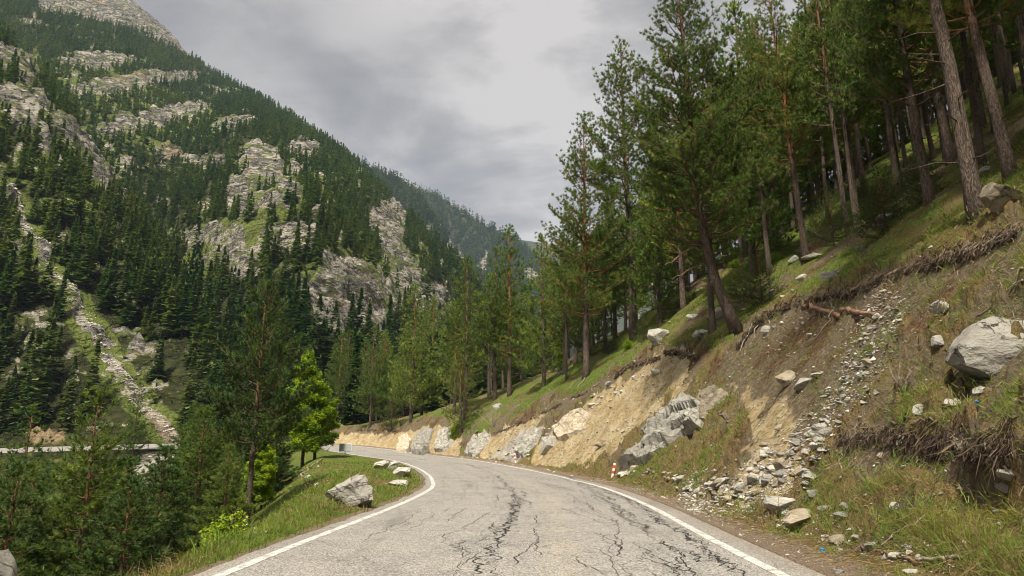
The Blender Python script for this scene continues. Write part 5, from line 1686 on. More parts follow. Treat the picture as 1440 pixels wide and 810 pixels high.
HERO = [
    (926, 482, 31, 25, 'rock', 'white boulder in the grass above the orange scar', True),
    (485, 690, 22, 16, 'rock', 'pointed pale rock leaning behind the angular verge boulder', False),
    (565, 671, 30, 15, 'rock', 'grey and white rock near the inside of the bend', True),
    (561, 683, 28, 11, 'rock', 'flat grey slab lying in front of the bend rocks', False),
    (536, 659, 22, 13, 'rock', 'pale rock furthest left of the group at the inside of the bend', False),
    (551, 660, 18, 16, 'rock', 'upright pale rock touching the road edge at the bend', False),
    (1103, 720, 46, 24, 'rock', 'white block of stone behind the beige boulder at the slope foot', True),
    (1130, 738, 48, 30, 'rock_tan', 'beige rounded boulder at the foot of the scree', True),
    (1181, 766, 30, 18, 'rock_tan', 'tan stone lying in the grass right of the beige boulder', True),
    (1190, 717, 19, 12, 'rock', 'pale stone above the two stones right of the beige boulder', False),
    (1187, 728, 24, 9, 'rock_grey', 'greenish flat stone right of the beige boulder', False),
    (1160, 717, 16, 8, 'rock_grey', 'small greenish stone just behind the beige boulder', False),
    (1146, 697, 18, 13, 'rock_grey', 'blue grey stone at the end of the leaning stick', False),
    (1135, 669, 20, 12, 'rock', 'pale stone in the grass right of the scree', False),
    (1077, 641, 18, 15, 'rock', 'pale cracked stone in the middle of the sandy runnel', False),
    (1130, 626, 28, 15, 'rock_grey', 'grey slab at the upper right of the scree', False),
    (1229, 771, 19, 9, 'rock', 'white flat stone lowest between the tan stone and the branch', False),
    (1261, 786, 17, 10, 'rock', 'white stone beside the bottom branch', False),
    (1279, 772, 18, 10, 'rock', 'white stone above the bottom branch', False),
    (1283, 808, 24, 11, 'rock', 'white stone at the bottom edge under the branch', False),
    (1181, 806, 14, 8, 'rock_grey', 'grey stone at the bottom edge beside the asphalt', False),
    (1259, 715, 14, 11, 'rock', 'whitish stone in the brown grass of the near bank', False),
    (1294, 582, 20, 18, 'rock', 'pale upright stone on the turf ledge', False),
    (1378, 553, 21, 12, 'rock', 'long pale stone beneath the largest boulder', False),
    (1340, 568, 24, 11, 'rock', 'low pale stone in the turf under the largest boulder', False),
    (1233, 554, 19, 9, 'rock', 'pale stone on grass right of the stone trickle', False),
    (1271, 624, 16, 18, 'rock', 'round pale stone caught under the turf ledge', False),
    (1424, 674, 34, 17, 'rock_grey', 'upper grey stone of the pair at the right edge', False),
    (1416, 690, 24, 14, 'rock_grey', 'lower grey stone of the pair at the right edge', False),
    (1328, 436, 33, 18, 'rock', 'flat whitish slab on the brown upper bank', False),
    (1321, 484, 22, 18, 'rock', 'pale stone half buried left of the largest boulder', False),
    (1134, 543, 36, 19, 'rock', 'layered pale slab in the middle of the brown scar', False),
    (1153, 529, 20, 8, 'rock', 'thin pale slab right behind the layered slab', False),
    (1110, 540, 30, 24, 'rock_tan', 'brown ribbed stone half buried left of the layered slab', False),
    (1173, 388, 34, 14, 'rock_grey', 'flat grey rock on the grass above the brown scar', False),
    (1130, 394, 14, 12, 'rock', 'small pale rock left of the flat grey rock on the grass', False),
    (1016, 444, 20, 18, 'rock', 'white angular rock between two pine trunks', False),
    (974, 448, 18, 9, 'rock', 'flat white rock left of the angular rock between the trunks', False),
    (986, 471, 22, 12, 'rock', 'long white rock at the foot of the grey trunk', False),
    (1078, 469, 16, 14, 'rock_grey', 'grey stone under the bare roots', False),
    (1224, 512, 20, 10, 'rock_tan', 'tan stone in the stone trickle', False),
    (1236, 446, 16, 9, 'rock', 'pale stone at the right end of the dead log', False),
    (1416, 286, 62, 50, 'rock_brown', 'large grey boulder at the right edge behind the thick pine trunk', True),
    (1150, 362, 40, 10, 'rock', 'long flat pale rock behind the orange pine trunk', False),
    (1120, 366, 24, 12, 'rock', 'pale rock left of the orange pine trunk', False),
    (1258, 306, 40, 14, 'rock_grey', 'grey flat rocks between the small spruce and dark trunk', False),
    (1388, 240, 22, 12, 'rock', 'pale rock in the grass above the large grey boulder', False),
    (1215, 352, 22, 10, 'rock_grey', 'grey rock on the shaded grass below the small spruce', False),
    (771, 634, 32, 26, 'rock_grey', 'dark-faced grey block at the foot of the orange scar', True),
    (700, 575, 18, 13, 'rock', 'white boulder in the grass over the dark turf lip', False),
    (686, 548, 14, 9, 'rock', 'pale stone beside the slim pine in the middle of the slope', False),
    (846, 628, 20, 12, 'rock_tan', 'tan stone in the lower part of the orange scar', False),
    (857, 543, 14, 9, 'rock_grey', 'grey stone in the upper orange scar', False),
    (925, 525, 20, 8, 'rock', 'pale slab sliding in the upper orange scar', False),
    (432, 672, 9, 5, 'rock', 'small white stone beside the fallen pale trunk', False),
    (444, 683, 8, 5, 'rock', 'small white stone left of the angular verge boulder', False),
    (232, 778, 30, 9, 'rock', 'flat pale stone in the grass at the lower left', False),
    (197, 793, 16, 5, 'rock', 'thin flat white stone lying near the bottom left edge', False),
    (268, 774, 12, 4, 'rock', 'thin white stone right of the flat pale stone', False),
    (300, 757, 7, 12, 'rock', 'small upright white stone on the verge rim', False),
    (458, 634, 10, 7, 'rock_grey', 'grey edge stone on the left side of the far road', False),
]
for px, py, w, h, mt, lab, big in HERO:
    rock_at(px, py, w, h, mt, lab, big=big, cat='boulder' if (big or 'boulder' in lab) else 'stone', name='boulder' if (big or 'boulder' in lab) else 'stone',
            yaw=0.15 if 'angular pale boulder' in lab else None, var=(1 if 'largest' in lab else None))
thing('boulder', 'weathered grey boulder cut by the lower left corner', 'boulder', (-4.33, 6.05, .28), (.1, .2, .4), (.34, .42, .44), None, BIG['rock_grey'][2])

def hull_rock(pts, mat, label, loc, rot, scale, seed, rough=.08):
    bm = bmesh.new()
    for q in pts: bm.verts.new(q)
    bmesh.ops.convex_hull(bm, input=bm.verts)
    for v in [v for v in bm.verts if not v.link_faces]: bm.verts.remove(v)
    bmesh.ops.triangulate(bm, faces=bm.faces)
    for _ in range(4):
        bmesh.ops.subdivide_edges(bm, edges=bm.edges, cuts=1, use_grid_fill=True); bmesh.ops.triangulate(bm, faces=bm.faces)
    co = np.array([v.co[:] for v in bm.verts])
    d = np.stack([fbm(co[:, (k + 1) % 3] * 3.5 + k, co[:, (k + 2) % 3] * 3.5 + co[:, k], 5, seed + k, .6) for k in range(3)], 1)
    lay = vnoise(co[:, 2] * 7 + co[:, 0] * 2.0, co[:, 1] * 1.5, seed + 5) - .5
    co = co + rough * d * 1.7 + rough * .45 * lay[:, None] * norm(co * [1, 1, 0] + 1e-6)
    for v, c in zip(bm.verts, co): v.co = c
    bmesh.ops.recalc_face_normals(bm, faces=bm.faces)
    me = bpy.data.meshes.new('boulder'); bm.to_mesh(me); bm.free(); me.materials.append(M[mat])
    return thing('boulder', label, 'boulder', loc, rot, scale, None, me)


hx, hy, hz_ = hit(491, 708)
hull_rock([(-.66, -.05, .24), (-.60, -.25, .34), (-.52, .3, .22), (-.05, -.1, .66), (.18, .15, .80), (.38, -.05, .78), (.10, -.38, .56), (.64, 0, .40), (.60, .2, .05), (.42, -.34, .10),
           (.05, -.30, -.05), (.5, .35, -.05), (-.2, .35, -.05), (-.12, -.02, -.08), (.66, -.12, .12)], 'rock', 'angular pale boulder with dark hollow underside on the left verge',
          (hx, hy, hz_ - .02), (0, 0, .1), hy / 19.5, 11)
hx, hy, hz_ = hit(1405, 528)
hull_rock([(-.72, -.1, .02), (-.32, 0, .42), (0, .1, .55), (.8, .2, .50), (.85, 0, -.35), (0, -.2, -.50), (-.62, -.1, -.22), (-.2, .7, .3), (.6, .8, .4), (.3, .7, -.5), (-.5, .5, -.1), (.1, -.38, .05), (.6, -.38, .0), (.3, -.2, -.5)],
          'rock', 'largest pale lichen-spotted boulder jutting from the bank at the right edge', (hx + .32, hy + .25, hz_ + .40), (0, 0, .05), (1.22, 1.1, 1.08), 21, .06)

# countable stones of the scree and the trickle
def along(line, n, width, rng):
    L = np.concatenate([[0], np.cumsum([math.dist(a, b) for a, b in zip(line[:-1], line[1:])])])
    u = rng.uniform(0, L[-1], n)
    return np.interp(u, L, [p[0] for p in line]) + rng.normal(0, 1, n) * width, np.interp(u, L, [p[1] for p in line]) + rng.normal(0, 1, n) * width * .6


STONE_SETS = [
    ([(440, 700), (520, 680), (560, 690)], 7, 8, (5, 9), 'small white stone in the grass of the left verge', 'stones on the left verge'),
    ([(1150, 610), (1105, 660), (1040, 692), (985, 692)], 105, 17, (8, 26), 'pale slab in the loose scree at the foot of the brown scar', 'stones of the scree'),
    ([(1245, 428), (1222, 490), (1195, 560), (1155, 605)], 60, 12, (6, 15), 'grey stone in the narrow stone trickle beside the brown scar', 'stones of the trickle'),
    ([(1060, 700), (1130, 740), (1200, 770), (1290, 785), (1400, 770)], 24, 13, (7, 14), 'small pale stone scattered in the grass at the foot of the near bank', 'stones at the foot of the bank'),
    ([(870, 665), (930, 668), (985, 692)], 26, 5, (6, 14), 'small stone of the heap under the slanting rock slab', 'stones under the slanting slab'),
    ([(700, 655), (745, 625), (765, 600)], 26, 7, (4, 9), 'grey stone of the small rock fall left of the orange scar', 'stones of the small rock fall'),
    ([(1100, 480), (1160, 455), (1190, 500)], 20, 22, (5, 9), 'small stone lying on the brown scar', 'stones on the brown scar'),
    ([(1240, 640), (1330, 700), (1420, 740)], 16, 22, (6, 12), 'small stone among the dry grass of the near bank', 'stones on the near bank'),
    ([(960, 440), (920, 455), (1010, 440), (1150, 395)], 18, 12, (5, 10), 'small pale stone in the turf under the pines', 'stones under the pines'),
    ([(780, 610), (830, 575), (900, 530)], 26, 10, (5, 11), 'small stone in the orange scar', 'stones of the orange scar'),
    ([(400, 690), (470, 660), (380, 720), (300, 770)], 16, 12, (4, 7), 'small white stone in the grass of the left verge', 'stones on the left verge'),
]
for line, n, wd, (a_, b_), lab, grp in STONE_SETS:
    X, Y = along(line, n, wd, rr_)
    for px, py in zip(X, Y):
        w = a_ + (b_ - a_) * rr_.random() ** 2.2
        mt = ['rock', 'rock', 'rock_grey', 'rock_tan'][int(rr_.integers(0, 4))] if 'grey' not in lab else ['rock_grey', 'rock'][int(rr_.integers(0, 2))]
        p_ = hit(px, min(py, 809))
        if p_ is None: continue
        s_, o_ = polyinfo(np.array([p_[0]]), np.array([p_[1]]), CL, CS)
        if -EDGE_L - .2 < o_[0] < EDGE_R + .4: continue
        rock_at(px, min(py, 809), w, w * rr_.uniform(.35, .65), mt, lab, grp, cat='stone', name='stone', deep=.35)
print('rocks', N_ROCK)


# gravel and rubble nobody could count
def pebbles(P, size, rng, mat, name, flat=.55):
    base = norm(np.array([[1, 0, 0], [-1, 0, 0], [0, 1, 0], [0, -1, 0], [0, 0, 1], [0, 0, -1]], float))
    Fb = np.array([[0, 2, 4], [2, 1, 4], [1, 3, 4], [3, 0, 4], [2, 0, 5], [1, 2, 5], [3, 1, 5], [0, 3, 5]])
    n = len(P)
    v = base[None] * rng.uniform(.6, 1.25, (n, 6, 1)) + rng.normal(0, .16, (n, 6, 3))
    ang = rng.uniform(0, 6.28, n); c, s_ = np.cos(ang)[:, None], np.sin(ang)[:, None]
    v = v * np.stack([rng.uniform(.7, 1.3, n), rng.uniform(.6, 1.0, n), rng.uniform(.35, .8, n) * flat * 1.5], 1)[:, None, :]
    vx = v[..., 0] * c - v[..., 1] * s_; vy = v[..., 0] * s_ + v[..., 1] * c
    v = np.stack([vx, vy, v[..., 2] + vx * rng.normal(0, .25, (n, 1))], -1) * size[:, None, None] * .5
    V = (v + P[:, None, :]).reshape(-1, 3)
    F = (Fb[None] + np.arange(n)[:, None, None] * 6).reshape(-1, 3)
    link(name, tri_mesh(name, V, F, mat), kind='stuff')


def mat_gravel():
    m, t = new_mat('gravel')
    isl = t.n('ShaderNodeNewGeometry').outputs['Random Per Island']
    P = t.n('ShaderNodeNewGeometry').outputs['Position']
    c = t.ramp(isl, [(0, (0.13, 0.12, 0.105)), (.35, (0.26, 0.24, 0.21)), (.7, (0.40, 0.37, 0.32)), (1, (0.52, 0.49, 0.43))])
    c = t.mix(t.smooth(t.noise(P, 40, 4, .7), .5, .7), c, (0.12, 0.11, 0.095))
    finish(t, c, .9)
    return m


M['gravel'] = mat_gravel()
M['chute'] = mat_plain('pale_chute_stone', (0.22, 0.20, 0.17), (0.48, 0.45, 0.39), .6)
n = 120000
rr2 = np.exp(rg.uniform(math.log(5.5), math.log(75), n)); aa = np.radians(rg.uniform(-12, 41, n))
x, y = rr2 * np.sin(aa), rr2 * np.cos(aa)
z, s, o, t, up, d_, sa_, rk_, gf_ = terrain(x, y, True)
px, py = project(x, y, z)
sc_ = 1 - sstep(poly_dist(px + 14 * fbm(x * 1.5, y * 1.5, 3, 77), py, SCREE), 16, 44)
foot = (1 - sstep(poly_dist(px, py, [(985, 695), (1080, 712), (1200, 760), (1330, 790)]), 6, 30))
pr_ = np.clip(.04 + .12 * d_ + .20 * sa_ + .98 * sc_ + .5 * foot * (o > EDGE_R + .8) + .12 * (o < EDGE_R + .6) + .5 * rk_, 0, 1)
kp = (o > EDGE_R + .06) & (up < 6) & (rg.uniform(0, 1, n) < pr_) & ~((up > .3) & (rg.uniform(0, 1, n) < .8))
P = np.stack([x, y, z + .005], 1)[kp]
size = np.maximum(rr2[kp] * .0022, .012) * (1 + 2.2 * rg.uniform(0, 1, kp.sum()) ** 5) * np.interp(sc_[kp], [0, 1], [1, 1.6])
pebbles(P, size, rg, M['gravel'], 'gravel')
print('gravel', kp.sum())

# rubble of the chutes on the mountain
pts = []
for line, n, wd in ((CHUTE, 4200, 5.0), (CHUTE3, 350, 9), (CHUTE2, 120, 1.5)):
    X, Y = along(line, n, wd, rg)
    gyD = np.exp(np.linspace(math.log(118), math.log(460), 260))
    for px, py in zip(X, Y):
        a, b = px_ab(px, py)
        pts.append((a, b, px, py))
pts = np.array(pts)
G = np.exp(np.linspace(math.log(85), math.log(430), 300))
aa_ = pts[:, 0][:, None] * G[None]; yy_ = np.broadcast_to(G[None], aa_.shape)
zz_ = base_height(aa_.ravel(), yy_.ravel())[0].reshape(aa_.shape)
below = (CAM_H + pts[:, 1][:, None] * G[None]) < zz_
ok = below.any(1); ii = below.argmax(1)
P2 = np.stack([aa_[np.arange(len(pts)), ii], G[ii]], 1)[ok]
zt, s, o, *_ = terrain(P2[:, 0], P2[:, 1], True)
on = (o < EDGE_R + .5) & (o > -EDGE_L - .5)
P2, zt = P2[~on], zt[~on]
D_ = np.hypot(P2[:, 0], P2[:, 1])
pebbles(np.column_stack([P2, zt]), D_ * .0013 * (1 + 3.2 * rg.uniform(0, 1, len(P2)) ** 6), rg, M['chute'], 'chute_rubble', .8)


# slabs and outcrops of bedrock in the cutting
def outcrop(poly, thick, mat, label, name='rock_outcrop', seed=1, rot=None, extra=.0):
    W = [hit(*p) for p in poly]
    W = np.array([w for w in W if w is not None])
    c = W.mean(0)
    u_, s_, vt = np.linalg.svd(W - c)
    n = vt[2]
    toc = np.array([-c[0], -c[1], CAM_H - c[2]])
    if n @ toc < 0: n = -n
    n = norm(n + np.array([0, 0, .25]))
    bm = bmesh.new()
    back = [bm.verts.new(w - n * .5 - c) for w in W]
    cen = W.mean(0)
    rng = np.random.default_rng(seed)
    front = [bm.verts.new((cen + (w - cen) * .86) + n * thick * rng.uniform(.55, 1.15) - c) for w in W]
    m = len(W)
    bm.faces.new(front); bm.faces.new(back[::-1])
    for i in range(m):
        bm.faces.new([back[i], back[(i + 1) % m], front[(i + 1) % m], front[i]])
    bmesh.ops.triangulate(bm, faces=bm.faces)
    for cuts in (3, 2, 1):
        bmesh.ops.subdivide_edges(bm, edges=bm.edges, cuts=cuts, use_grid_fill=True)
        bmesh.ops.triangulate(bm, faces=bm.faces)
        if len(bm.verts) > 9000: break
    co = np.array([v.co[:] for v in bm.verts]); wp = co + c
    size = np.linalg.norm(W.max(0) - W.min(0))
    t1 = vt[0]; t2 = np.cross(n, t1)
    a = wp @ t1; b = wp @ t2; q = wp @ n
    f = size / 5.0
    # bedding steps: slabs of different height bounded by straight joints
    st = vnoise(a / (.9 * f) + .4 * b, b / (.28 * f), seed) - .5
    st2 = vnoise(np.floor(a / (.7 * f) + .3 * fbm(a, b, 2, seed + 4)), np.floor(b / (.33 * f) + .5 * fbm(b, a, 2, seed + 3)), seed + 1) - .5
    dsp = thick * (.6 * st + .9 * st2) + .10 * f * fbm(a / (.3 * f) + q, b / (.3 * f), 4, seed + 7) + .05 * f * fbm(a * 5 / f, b * 5 / f + q, 3, seed + 8)
    co = co + n * dsp[:, None] + t2 * (.10 * f * fbm(a * 2 / f, q * 2 / f, 3, seed + 11))[:, None]
    for v, p in zip(bm.verts, co): v.co = p
    bmesh.ops.recalc_face_normals(bm, faces=bm.faces)
    me = bpy.data.meshes.new(name); bm.to_mesh(me); bm.free()
    me.materials.append(M[mat])
    return thing(name, label, 'rock outcrop', tuple(c), me=me)


outcrop([(868, 664), (898, 626), (932, 590), (975, 556), (992, 566), (990, 600), (968, 612), (930, 634), (905, 655)], .55, 'rock_grey', 'long grey slab slanting down to the road beside the red and white post', seed=3)
outcrop([(972, 572), (985, 550), (1008, 542), (1028, 550), (1034, 570), (1022, 592), (1000, 598), (985, 594)], .16, 'rock_brown', 'broken brown rock blocks at the top of the slanting grey slab', seed=5)
outcrop([(576, 638), (584, 612), (600, 600), (612, 604), (604, 628), (592, 641)], .28, 'rock_grey', 'pale slanting slab beside the far bend', seed=7)
outcrop([(610, 636), (616, 604), (634, 598), (644, 610), (634, 630), (622, 638)], .28, 'rock_grey', 'pale grey rock right of the slanting slab at the far bend', seed=9)
outcrop([(650, 640), (664, 616), (684, 604), (692, 612), (682, 632), (664, 643)], .25, 'rock_grey', 'broken pale rocks under the young dense pine', seed=11)
outcrop([(776, 606), (796, 586), (822, 574), (838, 584), (826, 604), (800, 618), (784, 622)], .3, 'rock_tan', 'jointed orange rock rib in the orange scar', seed=13)
outcrop([(555, 636), (562, 616), (574, 606), (580, 618), (572, 638)], .2, 'rock_tan', 'tan rock left of the pale slanting slab at the far bend', seed=15)
outcrop([(722, 640), (738, 618), (756, 600), (764, 608), (752, 630), (736, 646)], .4, 'rock_grey', 'thin grey rock rib left of the orange scar', seed=17)

# ------------------------------------------------------------------ dead wood
def stick(line, r0, r1, mat, label, cat='branch', name='branch', lift=1.0, kids=0, seed=0, group=None, arch=0.0):
    W = [hit(*p) for p in line]
    W = np.array([w for w in W if w is not None])
    if len(W) < 2: return
    # keep a believable run: no leaps in depth
    med = np.median(W[:, 1])
    W[:, 1] = np.clip(W[:, 1], med * .88, med * 1.12)
    z0 = terrain(W[:, 0], W[:, 1]); W[:, 2] = z0 + r0 * lift
    n = 14
    L = np.concatenate([[0], np.cumsum(np.linalg.norm(np.diff(W, axis=0), axis=1))])
    u = np.linspace(0, L[-1], n)
    rng = np.random.default_rng(seed + 1)
    P = np.stack([np.interp(u, L, W[:, k]) for k in range(3)], 1)
    z1 = terrain(P[:, 0], P[:, 1])
    P[:, 2] = np.maximum(P[:, 2], z1 + r0 * .5)
    P += rng.normal(0, .02 * L[-1] ** .5, P.shape) * [1, 1, .4]
    P[:, 2] += arch * np.sin(np.linspace(0, math.pi, n))
    acc = Acc()
    V, F = tube(P - P[0], np.linspace(r0, r1, n) * rng.uniform(.85, 1.15, n), 8); acc.add(V, F)
    for k in range(kids):
        i = int(rng.integers(2, n - 2)); l = rng.uniform(.12, .3) * L[-1]
        d = norm(rng.normal(0, 1, 3) + (P[i] - P[i - 1]) * 3 + [0, 0, .4])
        Q = np.array([P[i], P[i] + d * l * .5 + rng.normal(0, .03, 3), P[i] + d * l]) - P[0]
        V, F = tube(Q, [r1 * .9, r1 * .6, r1 * .25], 5); acc.add(V, F)
    V, F, _ = acc.get()
    return thing(name, label, cat, tuple(P[0]), me=tri_mesh(name, V, F, M[mat], smooth=True), group=group)


stick([(1129, 424), (1140, 436), (1160, 441), (1182, 444)], .075, .085, 'log', 'reddish dead log lying under the turf lip of the brown scar', 'log', 'dead_log', 1.3)
stick([(1184, 440), (1206, 444), (1230, 448)], .085, .055, 'log', 'short thick end piece right of the reddish dead log', 'log', 'dead_log', 1.3)
stick([(1168, 420), (1170, 438), (1164, 458), (1150, 476), (1132, 492)], .030, .010, 'dead', 'crooked grey branch hanging across the dead log down the scar', kids=5, seed=3, lift=3)
stick([(1440, 378), (1415, 412), (1392, 436), (1372, 450)], .022, .010, 'dead', 'grey branch lying above the largest boulder', kids=2, seed=5, lift=2)
stick([(1440, 402), (1420, 412), (1404, 420)], .015, .008, 'dead', 'thin twig above the largest boulder under the grey branch', seed=6, lift=2)
stick([(1196, 766), (1235, 778), (1275, 790), (1325, 806)], .020, .012, 'log', 'long dark branch lying in the grass along the bottom edge', kids=3, seed=7, lift=1.5)
stick([(1240, 770), (1262, 752), (1288, 738), (1302, 728)], .014, .008, 'dead', 'brown stick leaning up the foot of the near bank', seed=8, lift=2)
stick([(1290, 789), (1320, 788), (1352, 786)], .024, .020, 'dead', 'pale short log at the bottom edge of the near bank', seed=9, cat='log', name='dead_log')
stick([(1002, 699), (1020, 704), (1040, 709)], .035, .028, 'dead', 'weathered log end at the left foot of the scree', seed=10, cat='log', name='dead_log')
stick([(1135, 689), (1150, 675), (1166, 661)], .016, .010, 'dead', 'straight stick leaning above the beige boulder', seed=11, lift=3)
stick([(1356, 692), (1380, 702), (1407, 712)], .010, .006, 'dead', 'thin pale stick on the near bank', seed=12, lift=3)
stick([(425, 671), (436, 658), (452, 646)], .055, .040, 'dead', 'pale fallen trunk lying on the edge of the left verge', seed=13, cat='log', name='dead_log')
stick([(1310, 590), (1325, 605), (1345, 570), (1352, 566)], .010, .006, 'dead', 'thin forked twig poking from the turf ledge', seed=14, lift=3, kids=2)
stick([(1186, 680), (1184, 640), (1200, 615), (1205, 600)], .014, .006, 'dead', 'curved twig at the left end of the dark hollow', seed=15, lift=4, kids=3)
stick([(1190, 600), (1240, 600), (1262, 597)], .010, .006, 'dead', 'long pale twig lying across the dark hollow', seed=16, lift=4, kids=1)


def bare_shrub(px, py, hpx, seed, label, n=16, mat='dead'):
    p = hit(px, py); rng = np.random.default_rng(seed)
    x, y, z = p; H = hpx * y / 960
    acc = Acc()
    for i in range(n):
        d = norm(np.array([rng.normal(0, .45), rng.normal(0, .45), 1.0])); l = H * rng.uniform(.5, 1.1)
        mid = d * l * .5 + rng.normal(0, .05, 3) * H; tip = d * l + rng.normal(0, .12, 3) * H
        V, F = tube(np.array([[0, 0, -.05], mid, tip]), [.011, .007, .003], 4); acc.add(V, F)
        for k in range(4):
            f = rng.uniform(.4, .9); b = mid + (tip - mid) * (f * 2 - 1) if f > .5 else mid * f * 2
            e = b + norm(rng.normal(0, 1, 3) + d) * l * .22
            V, F = tube(np.array([b, e]), [.005, .002], 3); acc.add(V, F)
    V, F, _ = acc.get()
    thing('bare_shrub', label, 'shrub', (x, y, z), me=tri_mesh('bare_shrub', V, F, M[mat]))


bare_shrub(1272, 548, 38, 1, 'leafless brown shrub on the turf left of the largest boulder')
bare_shrub(1355, 640, 26, 2, 'pale bare twigs sprouting inside the dark hollow', 12)
bare_shrub(693, 600, 32, 3, 'leafless grey shrub on the turf lip in the middle of the slope', 34)
bare_shrub(192, 800, 60, 4, 'dry stalks standing on the rim at the bottom left', 3)
bare_shrub(105, 808, 48, 5, 'thin dry stems at the bottom left corner', 6)

# bare roots under the leaning trees
def roots(lines, label, r=.022, seed=0):
    rng = np.random.default_rng(seed); P0 = None; t = None
    for line in lines:
        W = np.array([hit(*p) for p in line]); med = np.median(W[:, 1])
        W[:, 1] = np.clip(W[:, 1], med - .5, med + .5)
        W[:, 2] = terrain(W[:, 0], W[:, 1]) + .06
        if P0 is None: P0 = W[0]
        q = np.linspace(0, len(W) - 1, 9)
        P = np.stack([np.interp(q, np.arange(len(W)), W[:, k]) for k in range(3)], 1) + rng.normal(0, .035, (9, 3))
        V, F = tube(P - P0, np.linspace(r, r * .3, 9), 5)
        if t is None: t = thing('tree_roots', label, 'roots', tuple(P0))
        link('root', tri_mesh('root', V, F, M['dead'], smooth=True), t)


roots([[(1040, 464), (1028, 490), (1024, 520)], [(1046, 466), (1045, 490), (1040, 515)], [(1050, 462), (1058, 480), (1048, 500)], [(1034, 466), (1020, 480), (1012, 505)], [(1052, 462), (1075, 468), (1090, 470)]],
      'pale bare roots dangling below the leaning pine', .03, 3)
roots([[(822, 532), (812, 545), (806, 556)], [(826, 533), (832, 548), (838, 560)], [(820, 531), (808, 538), (800, 552)], [(828, 532), (842, 540), (850, 548)]], 'tangle of bare roots below the tall pointed pine', .05, 4)

# ------------------------------------------------------------------ road furniture
def box(w, d, h, z0=0, x0=0, y0=0, bev=.006):
    bm = bmesh.new(); bmesh.ops.create_cube(bm, size=1)
    for v in bm.verts:
        v.co = (v.co.x * w + x0, v.co.y * d + y0, (v.co.z + .5) * h + z0)
    if bev: bmesh.ops.bevel(bm, geom=bm.edges[:], offset=bev, segments=2, affect='EDGES')
    return bm


def bm_obj(name, bm, mat, parent):
    me = bpy.data.meshes.new(name); bm.to_mesh(me); bm.free(); me.materials.append(M[mat])
    return link(name, me, parent)


def roadside(px, py):
    p = hit(px, py); return p[0], p[1], float(ground_z(p[0], p[1])[0])


x, y, z = roadside(485, 643)
ZS = CAM_H + px_ab(485, 624)[1] * y
t_ = thing('road_sign', 'small grey rectangular road sign on a post inside the far bend', 'road sign', (x, y, z), (0, 0, .1))
V, F = tube([[0, 0, -.3], [0, 0, (ZS - z)]], [.045, .045], 10)
link('post', tri_mesh('post', V, F, M['metal'], smooth=True), t_)
bm_obj('sign_plate', box(1.0, .03, .62, ZS - z - .64, 0, -.06), 'metal', t_)
bm_obj('plate_border', box(1.08, .012, .70, ZS - z - .68, 0, -.035, 0.003), 'white', t_)


def marker(px, py, h, tilt, label, grp=None):
    x, y, z = roadside(px, py)
    t = thing('marker_post', label, 'marker post', (x, y, z), (0, tilt, .2), 1, grp)
    k = 5; hh = h / k
    bm_obj('post', box(.10, .05, h + .2, -.2), 'white', t)
    for i in (1, 3):
        bm_obj('red_band', box(.106, .056, hh, i * hh + .03, bev=.003), 'red', t)
    return t


marker(861, 671, .66, .22, 'small red and white marker post tilting beside the slanting slab')
marker(725, 651, .70, -.15, 'distant red and white marker post at the foot of the small rock fall')

# posts along the valley side of the distant road
k = 0
for s_ in np.arange(133, 205, 4.2):
    x, y = road_pt(s_, -3.72); z = float(road_z(s_) + road_bank(s_) * -3.72)
    V, F = tube([[0, 0, -.4], [0, 0, .80], [0, 0, .84]], [.075, .07, .05], 8)
    t = thing('guard_post', 'dark guard post on the valley side of the distant road', 'guard post', (float(x), float(y), z), group='guard posts of the distant road')
    link('post', tri_mesh('post', V, F, M['dead'], smooth=True), t) if k == 0 else link('post', proto_post, t)
    if k == 0: proto_post = t.children[0].data if t.children else [o for o in scene.objects if o.parent == t][0].data
    k += 1

# stone block and pale board beyond the far bend
x, y, z = roadside(443, 622)
t_ = thing('road_board', 'pale board on two legs beyond the far bend behind the yellow-green tree', 'road sign', (x, y, z))
bm_obj('board', box(1.5, .05, .8, .5), 'white', t_)
for sx in (-.6, .6): bm_obj('leg', box(.06, .05, .62, -.1, sx, .06), 'metal', t_)

# ------------------------------------------------------------------ litter and flowers
for (px, py, r_, lab) in [(1157, 775, .035, 'crumpled bright blue scrap in the grass beside the road'), (1375, 566, .030, 'small blue scrap on the turf ledge')]:
    p = hit(px, py); rng = np.random.default_rng(int(px))
    bm = bmesh.new(); bmesh.ops.create_icosphere(bm, subdivisions=2, radius=1)
    for v in bm.verts: v.co = v.co * float(rng.uniform(.6, 1.2))
    me = bpy.data.meshes.new('litter'); bm.to_mesh(me); bm.free(); me.materials.append(M['blue'])
    thing('litter', lab, 'litter', (p[0], p[1], p[2] + r_ * .6), (0, 0, 0), (r_ * 1.5, r_, r_ * .7), None, me)


def flower_meshes(mat):
    acc = Acc(); P = []
    for i in range(7):
        a = i * 2 * math.pi / 7; c, s_ = math.cos(a), math.sin(a)
        V = np.array([[0, 0, 0], [c * .5 - s_ * .22, s_ * .5 + c * .22, .18], [c, s_, .22], [c * .5 + s_ * .22, s_ * .5 - c * .22, .18]])
        acc.add(V, np.array([[0, 1, 2], [0, 2, 3]]))
    V, F, _ = acc.get()
    V[:, 2] += 0
    return tri_mesh('petals', V * .019, F, M[mat])


